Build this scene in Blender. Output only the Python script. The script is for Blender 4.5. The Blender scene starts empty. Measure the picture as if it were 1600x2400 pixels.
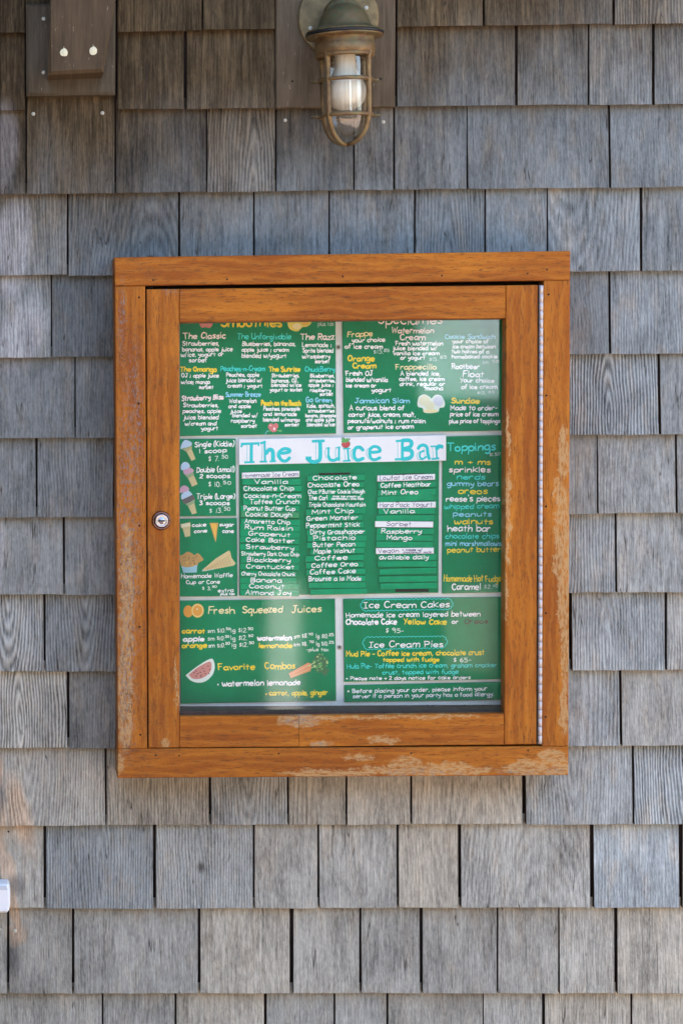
import bpy, math, random
from mathutils import Vector, Matrix
R = math.radians
rnd = random.Random(7)
sc = bpy.context.scene
col = sc.collection

# ------------------------------------------------------------------ camera
K = 0.0007                     # metres per photograph pixel on the wall
D = 3.5                        # camera distance from the wall
CX, CZ = (50-800)*K, (1200-880)*K
cam_d = bpy.data.cameras.new('camera'); cam = bpy.data.objects.new('camera', cam_d); col.objects.link(cam)
sc.camera = cam
PITCH, YAW, ROLL = R(2.6), R(1.7), R(-0.25)
SW, FOC = 24.0, 24.0*D/1.12
rot = Matrix.Rotation(YAW, 4, 'Z') @ Matrix.Rotation(math.pi/2-PITCH, 4, 'X') @ Matrix.Rotation(ROLL, 4, 'Z')
C = Vector((CX, -D, CZ))
cam.matrix_world = Matrix.Translation(C) @ rot
RX = rot.to_3x3() @ Vector((1,0,0)); UY = rot.to_3x3() @ Vector((0,1,0)); FW = rot.to_3x3() @ Vector((0,0,-1))
v = -C
SHX = v.dot(RX)/v.dot(FW)*FOC/SW; SHY = v.dot(UY)/v.dot(FW)*FOC/SW
cam_d.sensor_fit = 'HORIZONTAL'; cam_d.sensor_width = SW; cam_d.lens = FOC
cam_d.shift_x = SHX; cam_d.shift_y = SHY; cam_d.clip_start = 0.05; cam_d.clip_end = 400
def P(px, py, d):
    """the point at depth d in front of the wall that the photograph shows at px, py"""
    xn = px/1600-0.5+SHX; yn = (1200-py)/2400*(1024/682)+SHY
    r = RX*(xn*SW) + UY*(yn*SW) + FW*FOC
    t = (-d - C.y)/r.y
    return C + r*t

# ------------------------------------------------------------------ sky, sun, exposure
SUN_EL, SUN_ROT = R(46), R(38)
w = bpy.data.worlds.new('World'); sc.world = w; w.use_nodes = True
nt = w.node_tree; bg = nt.nodes['Background']
sky = nt.nodes.new('ShaderNodeTexSky'); sky.sky_type = 'NISHITA'; sky.sun_disc = False
sky.sun_elevation = SUN_EL; sky.sun_rotation = SUN_ROT; sky.dust_density = 2.0
nt.links.new(sky.outputs[0], bg.inputs[0]); bg.inputs[1].default_value = 0.12
sl = bpy.data.lights.new('sun', 'SUN'); sl.energy = 3.2; sl.angle = R(0.5); sl.color = (1,.94,.85)
so = bpy.data.objects.new('sun', sl); col.objects.link(so)
sd = Vector((math.sin(SUN_ROT)*math.cos(SUN_EL), math.cos(SUN_ROT)*math.cos(SUN_EL), math.sin(SUN_EL)))
so.rotation_euler = sd.to_track_quat('Z','Y').to_euler(); so.location = (2,3,6)
sc.view_settings.view_transform = 'Standard'; sc.view_settings.look = 'None'
sc.view_settings.gamma = 1; sc.view_settings.use_curve_mapping = False
sc.view_settings.exposure = 3.0
sc.cycles.max_bounces = 8; sc.cycles.transparent_max_bounces = 12
sc.cycles.caustics_reflective = False; sc.cycles.caustics_refractive = False

# ------------------------------------------------------------------ helpers
ORG = {}
def mesh(name, verts, faces, mats, parent=None, midx=None, origin=None, smooth=False):
    """link ONE mesh object; verts are world coordinates"""
    vs = [Vector(q) for q in verts]
    if origin is None:
        lo = [min(q[i] for q in vs) for i in range(3)]; hi = [max(q[i] for q in vs) for i in range(3)]
        origin = Vector(((lo[0]+hi[0])/2, hi[1], lo[2]))
    origin = Vector(origin)
    me = bpy.data.meshes.new(name); me.from_pydata([q-origin for q in vs], [], faces)
    for m in (mats if isinstance(mats, (list, tuple)) else [mats]): me.materials.append(m)
    if midx: me.polygons.foreach_set('material_index', midx)
    if smooth: me.polygons.foreach_set('use_smooth', [True]*len(me.polygons))
    me.update()
    o = bpy.data.objects.new(name, me); col.objects.link(o)
    put(o, origin, parent); return o
def put(o, origin, parent):
    ORG[o.name] = Vector(origin)
    if parent is not None:
        o.parent = parent; o.location = Vector(origin)-ORG[parent.name]
    else: o.location = origin
def empty(name, loc):
    o = bpy.data.objects.new(name, None); col.objects.link(o); o.empty_display_size = .05; put(o, loc, None); return o
def tag(o, label=None, cat=None, group=None, kind=None):
    for k, x in (('label',label),('category',cat),('group',group),('kind',kind)):
        if x: o[k] = x
    return o

class MB:
    def __init__(s): s.v=[]; s.f=[]; s.m=[]
    def add(s, vs, fs, m=0):
        n=len(s.v); s.v += [Vector(q) for q in vs]; s.f += [tuple(i+n for i in f) for f in fs]; s.m += [m]*len(fs)
    def build(s, name, mats, parent=None, smooth=False, origin=None):
        return mesh(name, s.v, s.f, mats, parent, s.m, origin, smooth)
    def slab(s, q, d0, d1, ch=0.0, m=0, seg=1, jit=0):
        """board whose outline on the photograph is the px quad q (tl,tr,br,bl), from depth d0 (back) to d1 (front), chamfer ch"""
        f = [P(x,y,d1) for x,y in q]
        s.pris(f, d0, d1, ch, m)
    def pris(s, f, d0, d1, ch=0.0, m=0):
        n=len(f); c=sum(f,Vector())/n
        front=[]
        if ch>0:
            for i in range(n):
                a=(f[i-1]-f[i]).normalized(); b=(f[(i+1)%n]-f[i]).normalized()
                t=a+b
                if t.length<1e-5: front.append(f[i]+(c-f[i]).normalized()*ch)
                else: 
                    k=ch/max(.2,abs(a.cross(b).length))*1.0
                    front.append(f[i]+(a+b)*k)
        else: front=list(f)
        mid=[Vector((p.x,-(d1-ch),p.z)) for p in f]; back=[Vector((p.x,-d0,p.z)) for p in f]
        front=[Vector((p.x,-d1,p.z)) for p in front]
        vs=back+mid+(front if ch>0 else [])
        fs=[tuple(range(n))[::-1]]
        for i in range(n):
            j=(i+1)%n; fs.append((i,j,n+j,n+i))
        if ch>0:
            for i in range(n):
                j=(i+1)%n; fs.append((n+i,n+j,2*n+j,2*n+i))
            fs.append(tuple(2*n+i for i in range(n)))
        else: fs.append(tuple(n+i for i in range(n)))
        s.add(vs,fs,m)
    def box(s, lo, hi, m=0):
        x0,y0,z0=lo; x1,y1,z1=hi
        s.add([(x0,y0,z0),(x1,y0,z0),(x1,y1,z0),(x0,y1,z0),(x0,y0,z1),(x1,y0,z1),(x1,y1,z1),(x0,y1,z1)],
              [(0,3,2,1),(4,5,6,7),(0,1,5,4),(1,2,6,5),(2,3,7,6),(3,0,4,7)],m)
    def lathe(s, prof, M, n=32, m=0):
        """prof: (radius, height) pairs; M: matrix placing the axis (local Z)"""
        vs=[]; fs=[]
        for r,h in prof:
            for k in range(n):
                a=2*math.pi*k/n; vs.append(M@Vector((r*math.cos(a), r*math.sin(a), h)))
        for i in range(len(prof)-1):
            for k in range(n):
                j=(k+1)%n; fs.append((i*n+k,i*n+j,(i+1)*n+j,(i+1)*n+k))
        s.add(vs,fs,m)
    def tube(s, pts, r, n=8, m=0, flat=None, closed=False):
        """swept tube; r number or list; flat=(ry,rx) scales"""
        pts=[Vector(p) for p in pts]; L=len(pts); vs=[]; fs=[]
        prev=None
        for i,p in enumerate(pts):
            if closed: t=(pts[(i+1)%L]-pts[i-1]).normalized()
            else: t=(pts[min(i+1,L-1)]-pts[max(i-1,0)]).normalized()
            a=prev-t*prev.dot(t) if prev else (Vector((0,1,0)) if abs(t.y)<.9 else Vector((1,0,0))); a=(a-t*a.dot(t)).normalized(); prev=a
            b=t.cross(a)
            rr=r[i] if isinstance(r,list) else r
            fa,fb=(flat or (1,1))
            for k in range(n):
                an=2*math.pi*k/n; vs.append(p+a*(math.cos(an)*rr*fa)+b*(math.sin(an)*rr*fb))
        for i in range(L if closed else L-1):
            i2=(i+1)%L
            for k in range(n):
                j=(k+1)%n; fs.append((i*n+k,i*n+j,i2*n+j,i2*n+k))
        if not closed: fs += [tuple(range(n))[::-1], tuple((L-1)*n+k for k in range(n))]
        s.add(vs,fs,m)

# ------------------------------------------------------------------ materials
class NT:
    def __init__(s, name):
        s.mat=bpy.data.materials.new(name); s.mat.use_nodes=True; s.t=s.mat.node_tree
        s.b=s.t.nodes['Principled BSDF']; s.out=s.t.nodes['Material Output']
    def n(s, typ, ins=None, **kw):
        nd=s.t.nodes.new('ShaderNode'+typ)
        for k,x in kw.items(): setattr(nd,k,x)
        for k,x in (ins or {}).items():
            i = nd.inputs[k]
            if isinstance(x, bpy.types.NodeSocket): s.t.links.new(x,i)
            else: i.default_value = x
        return nd
    def math(s,op,a,b=0.0,clamp=False): return s.n('Math',{0:a,1:b},operation=op,use_clamp=clamp).outputs[0]
    def mix(s,f,a,b,bt='MIX'):
        nd=s.n('MixRGB',{'Fac':f,'Color1':a,'Color2':b},blend_type=bt); return nd.outputs[0]
    def rng(s,x,a,b,c=0.0,d=1.0,smooth=False):
        nd=s.n('MapRange',{'Value':x,'From Min':a,'From Max':b,'To Min':c,'To Max':d}); 
        if smooth: nd.interpolation_type='SMOOTHSTEP'
        return nd.outputs[0]
    def scale(s,vec,x,y,z): return s.n('VectorMath',{0:vec,1:(x,y,z)},operation='MULTIPLY').outputs[0]
    def noise(s,vec,sc_,det=3,rough=.55,dist=0.0): return s.n('TexNoise',{'Vector':vec,'Scale':sc_,'Detail':det,'Roughness':rough,'Distortion':dist}).outputs['Fac']
    def attr(s,name): return s.n('Attribute',attribute_type='OBJECT',attribute_name=name).outputs['Fac']
    def ell(s, pos, lst, soft=.35):
        """union of ellipses given in photograph pixels on the wall"""
        out=None
        for cx,cy,rx,ry,*a in lst:
            c=P(cx,cy,0); dd=a[1] if len(a)>1 else 0
            c=P(cx,cy,dd)
            q=s.n('VectorMath',{0:pos,1:c},operation='SUBTRACT').outputs[0]
            if a and a[0]: q=s.n('VectorRotate',{'Vector':q,'Angle':R(a[0])},rotation_type='Y_AXIS').outputs[0]
            q=s.n('VectorMath',{0:q,1:(1/(rx*K),0,1/(ry*K))},operation='MULTIPLY').outputs[0]
            l=s.n('VectorMath',{0:q},operation='LENGTH').outputs['Value']
            m=s.rng(l,1+soft,1-soft)
            out=m if out is None else s.math('MAXIMUM',out,m)
        return out
    def pset(s,**kw):
        for k,x in kw.items():
            i=s.b.inputs[k.replace('_',' ')]
            if isinstance(x,bpy.types.NodeSocket): s.t.links.new(x,i)
            else: i.default_value=x
    def bump(s,h,st,dist): 
        s.t.links.new(s.n('Bump',{'Height':h,'Strength':st,'Distance':dist}).outputs[0], s.b.inputs['Normal'])

def simple(name, c, rough=.6, metal=0.0, var=0.0, spec=.5):
    m=NT(name); m.pset(Base_Color=(*c,1),Roughness=rough,Metallic=metal,Specular_IOR_Level=spec)
    if var:
        p=m.n('NewGeometry').outputs['Position']; f=m.noise(p,60,5,.6)
        cc=m.mix(m.rng(f,.3,.7),(*[x*(1-var) for x in c],1),(*[min(1,x*(1+var)) for x in c],1))
        m.pset(Base_Color=cc)
    return m.mat

def shingle_mat(fixed=None):
    m=NT('weathered_cedar')
    tc=m.n('TexCoord').outputs['Object']; pos=m.n('NewGeometry').outputs['Position']
    rn=m.n('ObjectInfo').outputs['Random']
    if fixed: tc=pos
    off=m.n('CombineXYZ',{0:m.math('MULTIPLY',rn,37.3),1:m.math('MULTIPLY',rn,11.1),2:m.math('MULTIPLY',rn,71.7)}).outputs[0]
    v0=m.n('VectorMath',{0:tc,1:off},operation='ADD').outputs[0]
    warp=m.noise(m.scale(v0,14,1,5),1.0,2)
    # fibres
    fib=m.noise(m.scale(v0,650,1,22),1.0,4,.6)
    strk=m.noise(m.scale(v0,150,1,9),1.0,4,.62,.4)
    blot=m.noise(m.scale(v0,26,1,12),1.0,4,.6,.8)
    # annual rings: nested arches where the saw cut is nearly tangent
    sx=m.n('SeparateXYZ',{0:tc})
    gc=m.attr('gc'); gd=m.attr('gd'); gs=m.attr('gs')
    xx=m.math('ADD',m.math('SUBTRACT',sx.outputs[0],gc),m.math('MULTIPLY',m.math('SUBTRACT',warp,.5),.020))
    uu=m.math('ADD',gd,m.math('MULTIPLY',sx.outputs[2],gs))
    rr=m.math('SQRT',m.math('ADD',m.math('MULTIPLY',xx,xx),m.math('MULTIPLY',uu,uu)))
    rr=m.math('ADD',rr,m.math('MULTIPLY',strk,.0016))
    ring=m.math('SINE',m.math('MULTIPLY',rr,2*math.pi/.0047))
    ring=m.math('MULTIPLY',ring,m.attr('ga'))
    # value
    flk=m.rng(m.noise(m.scale(v0,190,1,34),1.0,3,.6),.56,.72)
    big=m.noise(m.scale(v0,11,1,7),1.0,3,.5,.5)
    val=m.math('ADD',m.math('MULTIPLY',m.math('SUBTRACT',fib,.5),1.5),m.math('MULTIPLY',m.math('SUBTRACT',strk,.5),.75))
    val=m.math('ADD',val,m.math('MULTIPLY',m.math('SUBTRACT',blot,.5),1.2))
    val=m.math('ADD',val,m.math('ADD',m.math('MULTIPLY',m.math('SUBTRACT',big,.5),1.0),m.math('MULTIPLY',flk,.22)))
    fine=m.noise(m.scale(v0,330,1,95),1.0,3,.7); str2=m.noise(m.scale(v0,270,1,16),1.0,3,.65,.3)
    val=m.math('ADD',val,m.math('ADD',m.math('MULTIPLY',m.math('SUBTRACT',fine,.5),1.5),m.math('MULTIPLY',m.math('SUBTRACT',str2,.5),1.0)))
    val=m.math('ADD',val,m.math('MULTIPLY',ring,.22))
    tone=m.attr('tone'); warm=m.attr('warm')
    g_cool=(.186,.210,.213,1); g_warm=(.280,.252,.196,1)
    base=m.mix(warm,g_cool,g_warm)
    hue=m.noise(m.scale(v0,45,1,16),1.0,3)
    base=m.mix(m.rng(hue,.50,.74,0,.45),base,(.29,.24,.175,1))
    # sheltered cedar keeps its brown; the eave's shade is darkened into it too
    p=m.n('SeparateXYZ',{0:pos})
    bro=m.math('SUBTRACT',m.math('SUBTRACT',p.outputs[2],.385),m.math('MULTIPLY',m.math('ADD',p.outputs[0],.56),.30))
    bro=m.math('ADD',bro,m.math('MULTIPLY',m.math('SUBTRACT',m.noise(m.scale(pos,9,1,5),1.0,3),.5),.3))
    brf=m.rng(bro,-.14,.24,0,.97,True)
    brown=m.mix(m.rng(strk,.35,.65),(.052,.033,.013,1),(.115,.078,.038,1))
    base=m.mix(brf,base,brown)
    # bare raw patches where something was fixed to the shingles (lower left)
    wp=m.n('VectorMath',{0:pos,1:m.scale(m.n('TexNoise',{'Vector':m.scale(pos,30,1,12),'Scale':1.0,'Detail':3.0}).outputs['Color'],.018,0,.03)},operation='ADD').outputs[0]
    raw=m.ell(wp,[(10,1900,22,60),(18,2010,18,90),(38,2010,12,55,14),(42,2090,12,80,14),(52,2165,24,28),(58,1880,26,90,12),(6,1790,14,40)],.3)
    fibm=m.rng(strk,.25,.6,.35,1)
    base=m.mix(m.math('MULTIPLY',m.math('MULTIPLY',raw,fibm),.62),base,(.40,.255,.145,1))
    drk=m.ell(wp,[(10,1850,14,45),(10,2055,10,22),(55,2050,18,22),(42,2215,20,40),(640,1590,2,2)],.5)
    base=m.mix(m.math('MULTIPLY',drk,.7),base,(.07,.065,.06,1))
    # pale patches along the left edge
    pale=m.ell(wp,[(10,330,45,110,-6),(40,560,42,120,-6),(60,770,50,90,-25),(8,1300,14,110,-6)],.2)
    base=m.mix(m.math('MULTIPLY',pale,.35),base,(.42,.40,.39,1))
    k=m.math('MULTIPLY',m.math('ADD',.97,m.math('MULTIPLY',val,.80)),tone)
    k=m.math('MAXIMUM',k,.15)
    kk=m.n('CombineXYZ',{0:k,1:k,2:k}).outputs[0]
    cc=m.mix(1.0,base,kk,'MULTIPLY')
    # knot
    kx=m.attr('kx'); kz=m.attr('kz')
    kv=m.n('CombineXYZ',{0:m.math('MULTIPLY',m.math('SUBTRACT',sx.outputs[0],kx),1.5),1:0.0,2:m.math('SUBTRACT',sx.outputs[2],kz)}).outputs[0]
    kl=m.n('VectorMath',{0:kv},operation='LENGTH').outputs['Value']
    kn=m.rng(m.math('ADD',kl,m.math('MULTIPLY',strk,.012)),.019,.009)
    cc=m.mix(m.math('MULTIPLY',kn,.8),cc,(.045,.035,.028,1))
    ck=m.math('ABSOLUTE',m.math('SUBTRACT',m.noise(m.scale(v0,38,1,2.2),1.0,3,.5),.5))
    ck=m.math('MULTIPLY',m.rng(ck,.0065,.001),m.rng(m.noise(m.scale(v0,20,1,20),1.0,1),.52,.62))
    cc=m.mix(m.math('MULTIPLY',ck,.75),cc,(.035,.025,.02,1))
    m.pset(Base_Color=cc,Roughness=.85,Specular_IOR_Level=.15)
    m.bump(m.math('SUBTRACT',m.math('ADD',m.math('MULTIPLY',val,.8),m.math('MULTIPLY',ring,.25)),m.math('MULTIPLY',ck,1.5)),.7,.0014)
    return m.mat

WORN=[(298,1420,15,200),(294,1640,18,120),(281,1790,9,26),
      (1322,1060,13,60),(1318,1270,20,130),(1308,1150,10,30),(1326,1500,12,130),(1320,1660,10,60),(1312,1420,9,60),
      (990,1806,170,12),(950,1792,35,22),(1050,1800,60,14),(1255,1800,75,20),(1290,1782,32,28),(1320,1800,14,26),(770,1812,110,9),(840,1776,35,8),
      (1190,1020,4,60),(1190,1210,6,120),(1188,1400,4,60),(700,1690,48,16),(755,1746,25,7),(900,1735,35,9),(800,1683,120,5),(1000,1680,120,4),(385,1745,10,10),
      (412,1600,4,60)]
def varnish(name, horiz):
    m=NT(name)
    pos=m.n('NewGeometry').outputs['Position']; rn=m.n('ObjectInfo').outputs['Random']
    off=m.n('CombineXYZ',{0:m.math('MULTIPLY',rn,13.3),1:0.0,2:m.math('MULTIPLY',rn,7.7)}).outputs[0]
    v0=m.n('VectorMath',{0:pos,1:off},operation='ADD').outputs[0]
    if horiz: v0=m.n('VectorRotate',{'Vector':v0,'Angle':R(90)},rotation_type='Y_AXIS').outputs[0]
    pore=m.noise(m.scale(v0,520,60,62),1.0,3,.6)
    strk=m.noise(m.scale(v0,90,9,5),1.0,4,.6,.5)
    broad=m.noise(m.scale(v0,22,9,4),1.0,3,.5,.6)
    fig=m.n('TexWave',{'Vector':m.scale(v0,1,1,.35),'Scale':22.0,'Distortion':7.0,'Detail':3.0,'Detail Scale':1.5}).outputs['Fac']
    spk=m.noise(pos,300,2,.6)
    c=m.mix(m.rng(broad,.3,.7),(.28,.074,.010,1),(.52,.178,.018,1))
    c=m.mix(m.rng(strk,.38,.68,0,.65),c,(.25,.070,.011,1))
    c=m.mix(m.rng(fig,.4,1,0,.22),c,(.58,.24,.035,1))
    c=m.mix(m.rng(m.noise(m.scale(v0,600,60,220),1.0,3,.7),.52,.70,0,.45),c,(.16,.06,.02,1))
    c=m.mix(m.rng(pore,.54,.68,0,.75),c,(.12,.045,.016,1))
    wpos=m.n('VectorMath',{0:pos,1:m.scale(m.n('TexNoise',{'Vector':pos,'Scale':60.0,'Detail':7.0,'Roughness':.75}).outputs['Color'],.034,0,.034)},operation='ADD').outputs[0]
    wpos=m.n('VectorMath',{0:wpos,1:(-.017,0,-.017)},operation='ADD').outputs[0]
    worn=m.ell(wpos,[(a,b,c_,d_,0,.095) for a,b,c_,d_ in WORN],.10)
    wf=m.math('MULTIPLY',worn,m.rng(m.noise(m.scale(v0,240,20,70),1.0,5,.72),.40,.54,.10,1))
    c=m.mix(m.math('MULTIPLY',wf,.72),c,(.50,.33,.15,1))
    gry=m.ell(wpos,[(302,1250,26,330,0,.095),(296,1560,22,190,0,.095),(318,1000,14,180,0,.095),(286,760,8,90,0,.095),(955,1810,45,7,0,.095),(1040,1812,40,5,0,.095),(1215,1810,40,5,0,.095),(1300,1806,20,8,0,.095),(705,1690,42,14,0,.095),(755,1745,22,6,0,.095),(400,683,20,6,0,.095)],.4)
    gf=m.math('MULTIPLY',gry,m.rng(m.noise(m.scale(v0,330,20,130),1.0,5,.75),.49,.60))
    c=m.mix(m.math('MULTIPLY',gf,.85),c,(.20,.185,.17,1))
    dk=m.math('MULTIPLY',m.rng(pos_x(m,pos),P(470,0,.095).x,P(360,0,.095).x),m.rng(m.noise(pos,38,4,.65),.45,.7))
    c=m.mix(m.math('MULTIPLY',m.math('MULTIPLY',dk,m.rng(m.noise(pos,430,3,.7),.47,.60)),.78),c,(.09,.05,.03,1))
    m.pset(Base_Color=c,Roughness=m.rng(worn,0,1,.5,.85),Specular_IOR_Level=.12)
    m.bump(m.math('ADD',pore,m.math('MULTIPLY',strk,.4)),.3,.0006)
    return m.mat
def pos_x(m,pos): return m.n('SeparateXYZ',{0:pos}).outputs[0]

def brown_board(name, lo, hi):
    m=NT(name); tc=m.n('NewGeometry').outputs['Position']
    f=m.noise(m.scale(tc,420,1,18),1.0,4,.6); s2=m.noise(m.scale(tc,80,1,9),1.0,4,.6,.6); s3=m.noise(m.scale(tc,24,1,14),1.0,3)
    x=m.math('ADD',m.math('MULTIPLY',f,.4),m.math('ADD',m.math('MULTIPLY',s2,.4),m.math('MULTIPLY',s3,.3)))
    c=m.mix(m.rng(x,.38,.72),(*lo,1),(*hi,1))
    c=m.mix(m.rng(m.noise(m.scale(tc,300,1,60),1.0,2),.68,.76,0,.6),c,(.42,.33,.24,1))
    m.pset(Base_Color=c,Roughness=.75,Specular_IOR_Level=.3); m.bump(x,.5,.001); return m.mat

def brass_mat():
    m=NT('weathered_brass'); pos=m.n('TexCoord').outputs['Object']
    n1=m.noise(pos,45,5,.65); n2=m.noise(pos,160,4,.6); n3=m.noise(pos,22,3,.6)
    c=m.mix(m.rng(n1,.35,.65),(.11,.062,.028,1),(.27,.165,.06,1))
    c=m.mix(m.rng(n3,.5,.72,0,.75),c,(.085,.105,.060,1))
    c=m.mix(m.rng(n2,.62,.72,0,.5),c,(.12,.26,.17,1))
    m.pset(Base_Color=c,Metallic=.45,Roughness=m.rng(n2,.3,.7,.42,.62)); m.bump(n2,.25,.0008); return m.mat
def hood_mat():
    m=NT('verdigris_hood'); pos=m.n('TexCoord').outputs['Object']
    n1=m.noise(pos,35,5,.65); n2=m.noise(pos,160,4,.6)
    c=m.mix(m.rng(n1,.35,.65),(.070,.062,.026,1),(.15,.105,.050,1))
    c=m.mix(m.rng(n2,.54,.70,0,.7),c,(.045,.14,.07,1))
    m.pset(Base_Color=c,Metallic=.25,Roughness=.6,Specular_IOR_Level=.25); m.bump(n2,.2,.0008); return m.mat
def glass_mat(name, tint=(1,1,1), dirt=.02, ior=1.5, boost=1.0, rough=0.0, dust=(.75,.76,.76)):
    m=NT(name); t=m.t
    tr=m.n('BsdfTransparent',{'Color':(*tint,1)}); gl=m.n('BsdfGlossy',{'Color':(1,1,1,1),'Roughness':rough})
    ge=m.n('NewGeometry'); dt=m.math('ABSOLUTE',m.n('VectorMath',{0:ge.outputs['Incoming'],1:ge.outputs['Normal']},operation='DOT_PRODUCT').outputs['Value'])
    f0=((ior-1)/(ior+1))**2                              # Schlick, the same from both sides of the thin pane
    fac=m.math('ADD',f0*boost,m.math('MULTIPLY',1-f0*boost,m.math('POWER',m.math('SUBTRACT',1.0,dt),5.0)),True)
    mx=m.n('MixShader',{0:fac,1:tr.outputs[0],2:gl.outputs[0]})
    df=m.n('BsdfDiffuse',{'Color':(*dust,1)})
    pos=m.n('NewGeometry').outputs['Position']
    dn=m.rng(m.noise(pos,14,5,.6),.4,.8,dirt*.4,dirt*2.2)
    mx2=m.n('MixShader',{0:dn,1:mx.outputs[0],2:df.outputs[0]})
    t.links.new(mx2.outputs[0],m.out.inputs[0]); return m.mat
def board_green():
    m=NT('green_board_paint'); pos=m.n('NewGeometry').outputs['Position']
    n1=m.noise(pos,16,5,.6); n2=m.noise(pos,260,2)
    c=m.mix(m.rng(n1,.35,.7),(.001,.205,.072,1),(.003,.255,.100,1))
    c=m.mix(m.rng(n2,.4,.8,0,.25),c,(.012,.27,.13,1))
    m.pset(Base_Color=c,Roughness=.7,Specular_IOR_Level=.04); return m.mat

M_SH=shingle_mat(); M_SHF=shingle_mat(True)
M_VH=varnish('varnished_wood_rail',True); M_VV=varnish('varnished_wood_stile',False)
M_BRK=brown_board('bracket_cedar',(.040,.025,.011),(.105,.067,.033))
M_MNT=brown_board('mounting_board_cedar',(.055,.036,.017),(.150,.110,.068))
M_PLT=brown_board('backing_board_cedar',(.036,.023,.009),(.115,.095,.065))
M_END=simple('cedar_end_grain',(.060,.036,.022),.95,0,.4,.1)
M_DARK=simple('dark_sheathing',(.022,.012,.009),.95)
M_BRASS=brass_mat(); M_HOOD=hood_mat()
M_RUB=simple('black_gasket_rubber',(.008,.008,.01),.5)
M_GLASS=glass_mat('window_glass',(.99,.995,.99),.0015,1.5,.75,.05); M_JAR=glass_mat('lamp_glass',(.93,.92,.88),.07,1.5,2.4,.02,(.50,.43,.33))
M_BULB=simple('opal_bulb',(.80,.74,.62),.25)
M_GREEN=board_green(); M_STRIP=simple('green_strip_paint',(.003,.32,.125),.7,0,.12,.04)
M_BRIGHT=simple('bright_green_strip_paint',(.016,.29,.10),.5,0,.1)
M_WHITE=simple('white_board',(.76,.75,.71),.6,0,.05); M_BANNER=simple('white_banner_paint',(.90,.885,.86),.6,0,.02)
M_LEDGE=brown_board('cabinet_interior_wood',(.045,.028,.022),(.10,.065,.052))
M_CHR=simple('worn_chrome',(.52,.49,.50),.24,1.0); M_HNG=simple('hinge_steel',(.60,.52,.48),.45,.35)
M_NAIL=simple('galvanised_nail',(.48,.46,.37),.5,.2); M_HOLE=simple('nail_hole',(.012,.008,.006),.9)
M_CREAM=simple('cream_plug_paint',(.66,.61,.40),.6); M_PVC=simple('white_plastic',(.82,.84,.86),.35)
M_LOCKD=simple('lock_ring',(.20,.12,.10),.2,1.0)
COLS={'w':(.92,.91,.88),'p':(.92,.80,.76),'y':(.90,.68,.02),'c':(.03,.72,.62),'b':(.28,.70,.88),'k':(.86,.76,.38),'l':(.48,.62,.55),
 'd':(.025,.020,.016),'v':(.06,.04,.14),'t':(.0,.58,.58),'r':(.62,.06,.07),'n':(.75,.83,.72),
 'g1':(.10,.40,.10),'g2':(.03,.15,.05),'g3':(.45,.62,.22),'cone':(.62,.54,.26),'cone2':(.48,.42,.18),'pink':(.62,.36,.48),'blue':(.50,.68,.82),
 'olive':(.30,.40,.20),'choc':(.10,.09,.09),'sug':(.72,.36,.07),'waf':(.68,.54,.25),'wafd':(.45,.30,.10),'brn':(.52,.30,.08),'brnd':(.13,.08,.04),'cup':(.30,.58,.64),
 'or':(.80,.33,.03),'or2':(.85,.52,.06),'mel':(.62,.25,.20),'carr':(.72,.28,.10),'carr2':(.80,.45,.25),'vani':(.74,.74,.48),'lil':(.62,.66,.70),'lem':(.78,.68,.12),'ras':(.66,.18,.17)}
PM={}
def paint(c):
    if c not in PM: PM[c]=simple('paint_'+{'w':'white','p':'pinkish_white','y':'yellow','c':'turquoise','b':'light_blue','k':'pale_yellow','l':'faint_white','d':'black','v':'violet','t':'teal'}.get(c,c),COLS[c],.55)
    return PM[c]

# ------------------------------------------------------------------ the street the wall faces (seen only in the glass)
GZ=-1.62
g=MB(); g.box((-60,-80,GZ-.2),(60,1.5,GZ)); tag(g.build('ground',simple('brick_paving',(.36,.27,.21),.9,0,.25)),kind='structure')
opp=empty('street_building',(1,-6.4,GZ)); tag(opp,'dark clapboard shop front across the lane, reflected in the cabinet glass','building')
mb=MB(); mb.box((-7,-9.0,GZ+.001),(9,-6.4,2.0)); mb.build('wall',simple('dark_clapboard',(.028,.030,.026),.8,0,.5),opp)
mb=MB(); mb.box((-7.2,-9.1,2.0),(9.2,-6.1,2.12)); mb.build('roof',simple('roof_grey',(.16,.15,.14),.9),opp)
wp_=simple('white_trim_paint',(.62,.62,.60),.5)
for x0,x1,z0,z1 in ((-.35,-.22,GZ+.3,1.9),(.60,.74,GZ+.3,-.72),(.05,.12,-.45,1.9),(2.3,2.5,GZ+.3,1.9),(-3,-2.8,GZ+.3,1.9),(4.6,4.8,GZ+.3,1.9)):
    mb=MB(); mb.box((x0,-6.4,z0),(x1,-6.32,z1)); mb.build('streak_post',wp_,opp)  # white uprights added to throw pale streaks into the glass
mb=MB(); mb.box((1.28,-6.4,.12),(2.15,-6.34,1.3)); mb.build('reflector_panel',simple('pale_blue_reflector',(.60,.74,.80),.5),opp)  # pale panel added for a bluish reflection at the glass's upper right
mb=MB(); mb.box((1.40,-6.4,-1.12),(1.62,-6.34,-.74)); mb.build('reflector_patch',simple('pale_reflector',(.22,.22,.17),.6),opp)  # pale panel added to put a soft bright patch in the glass

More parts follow.
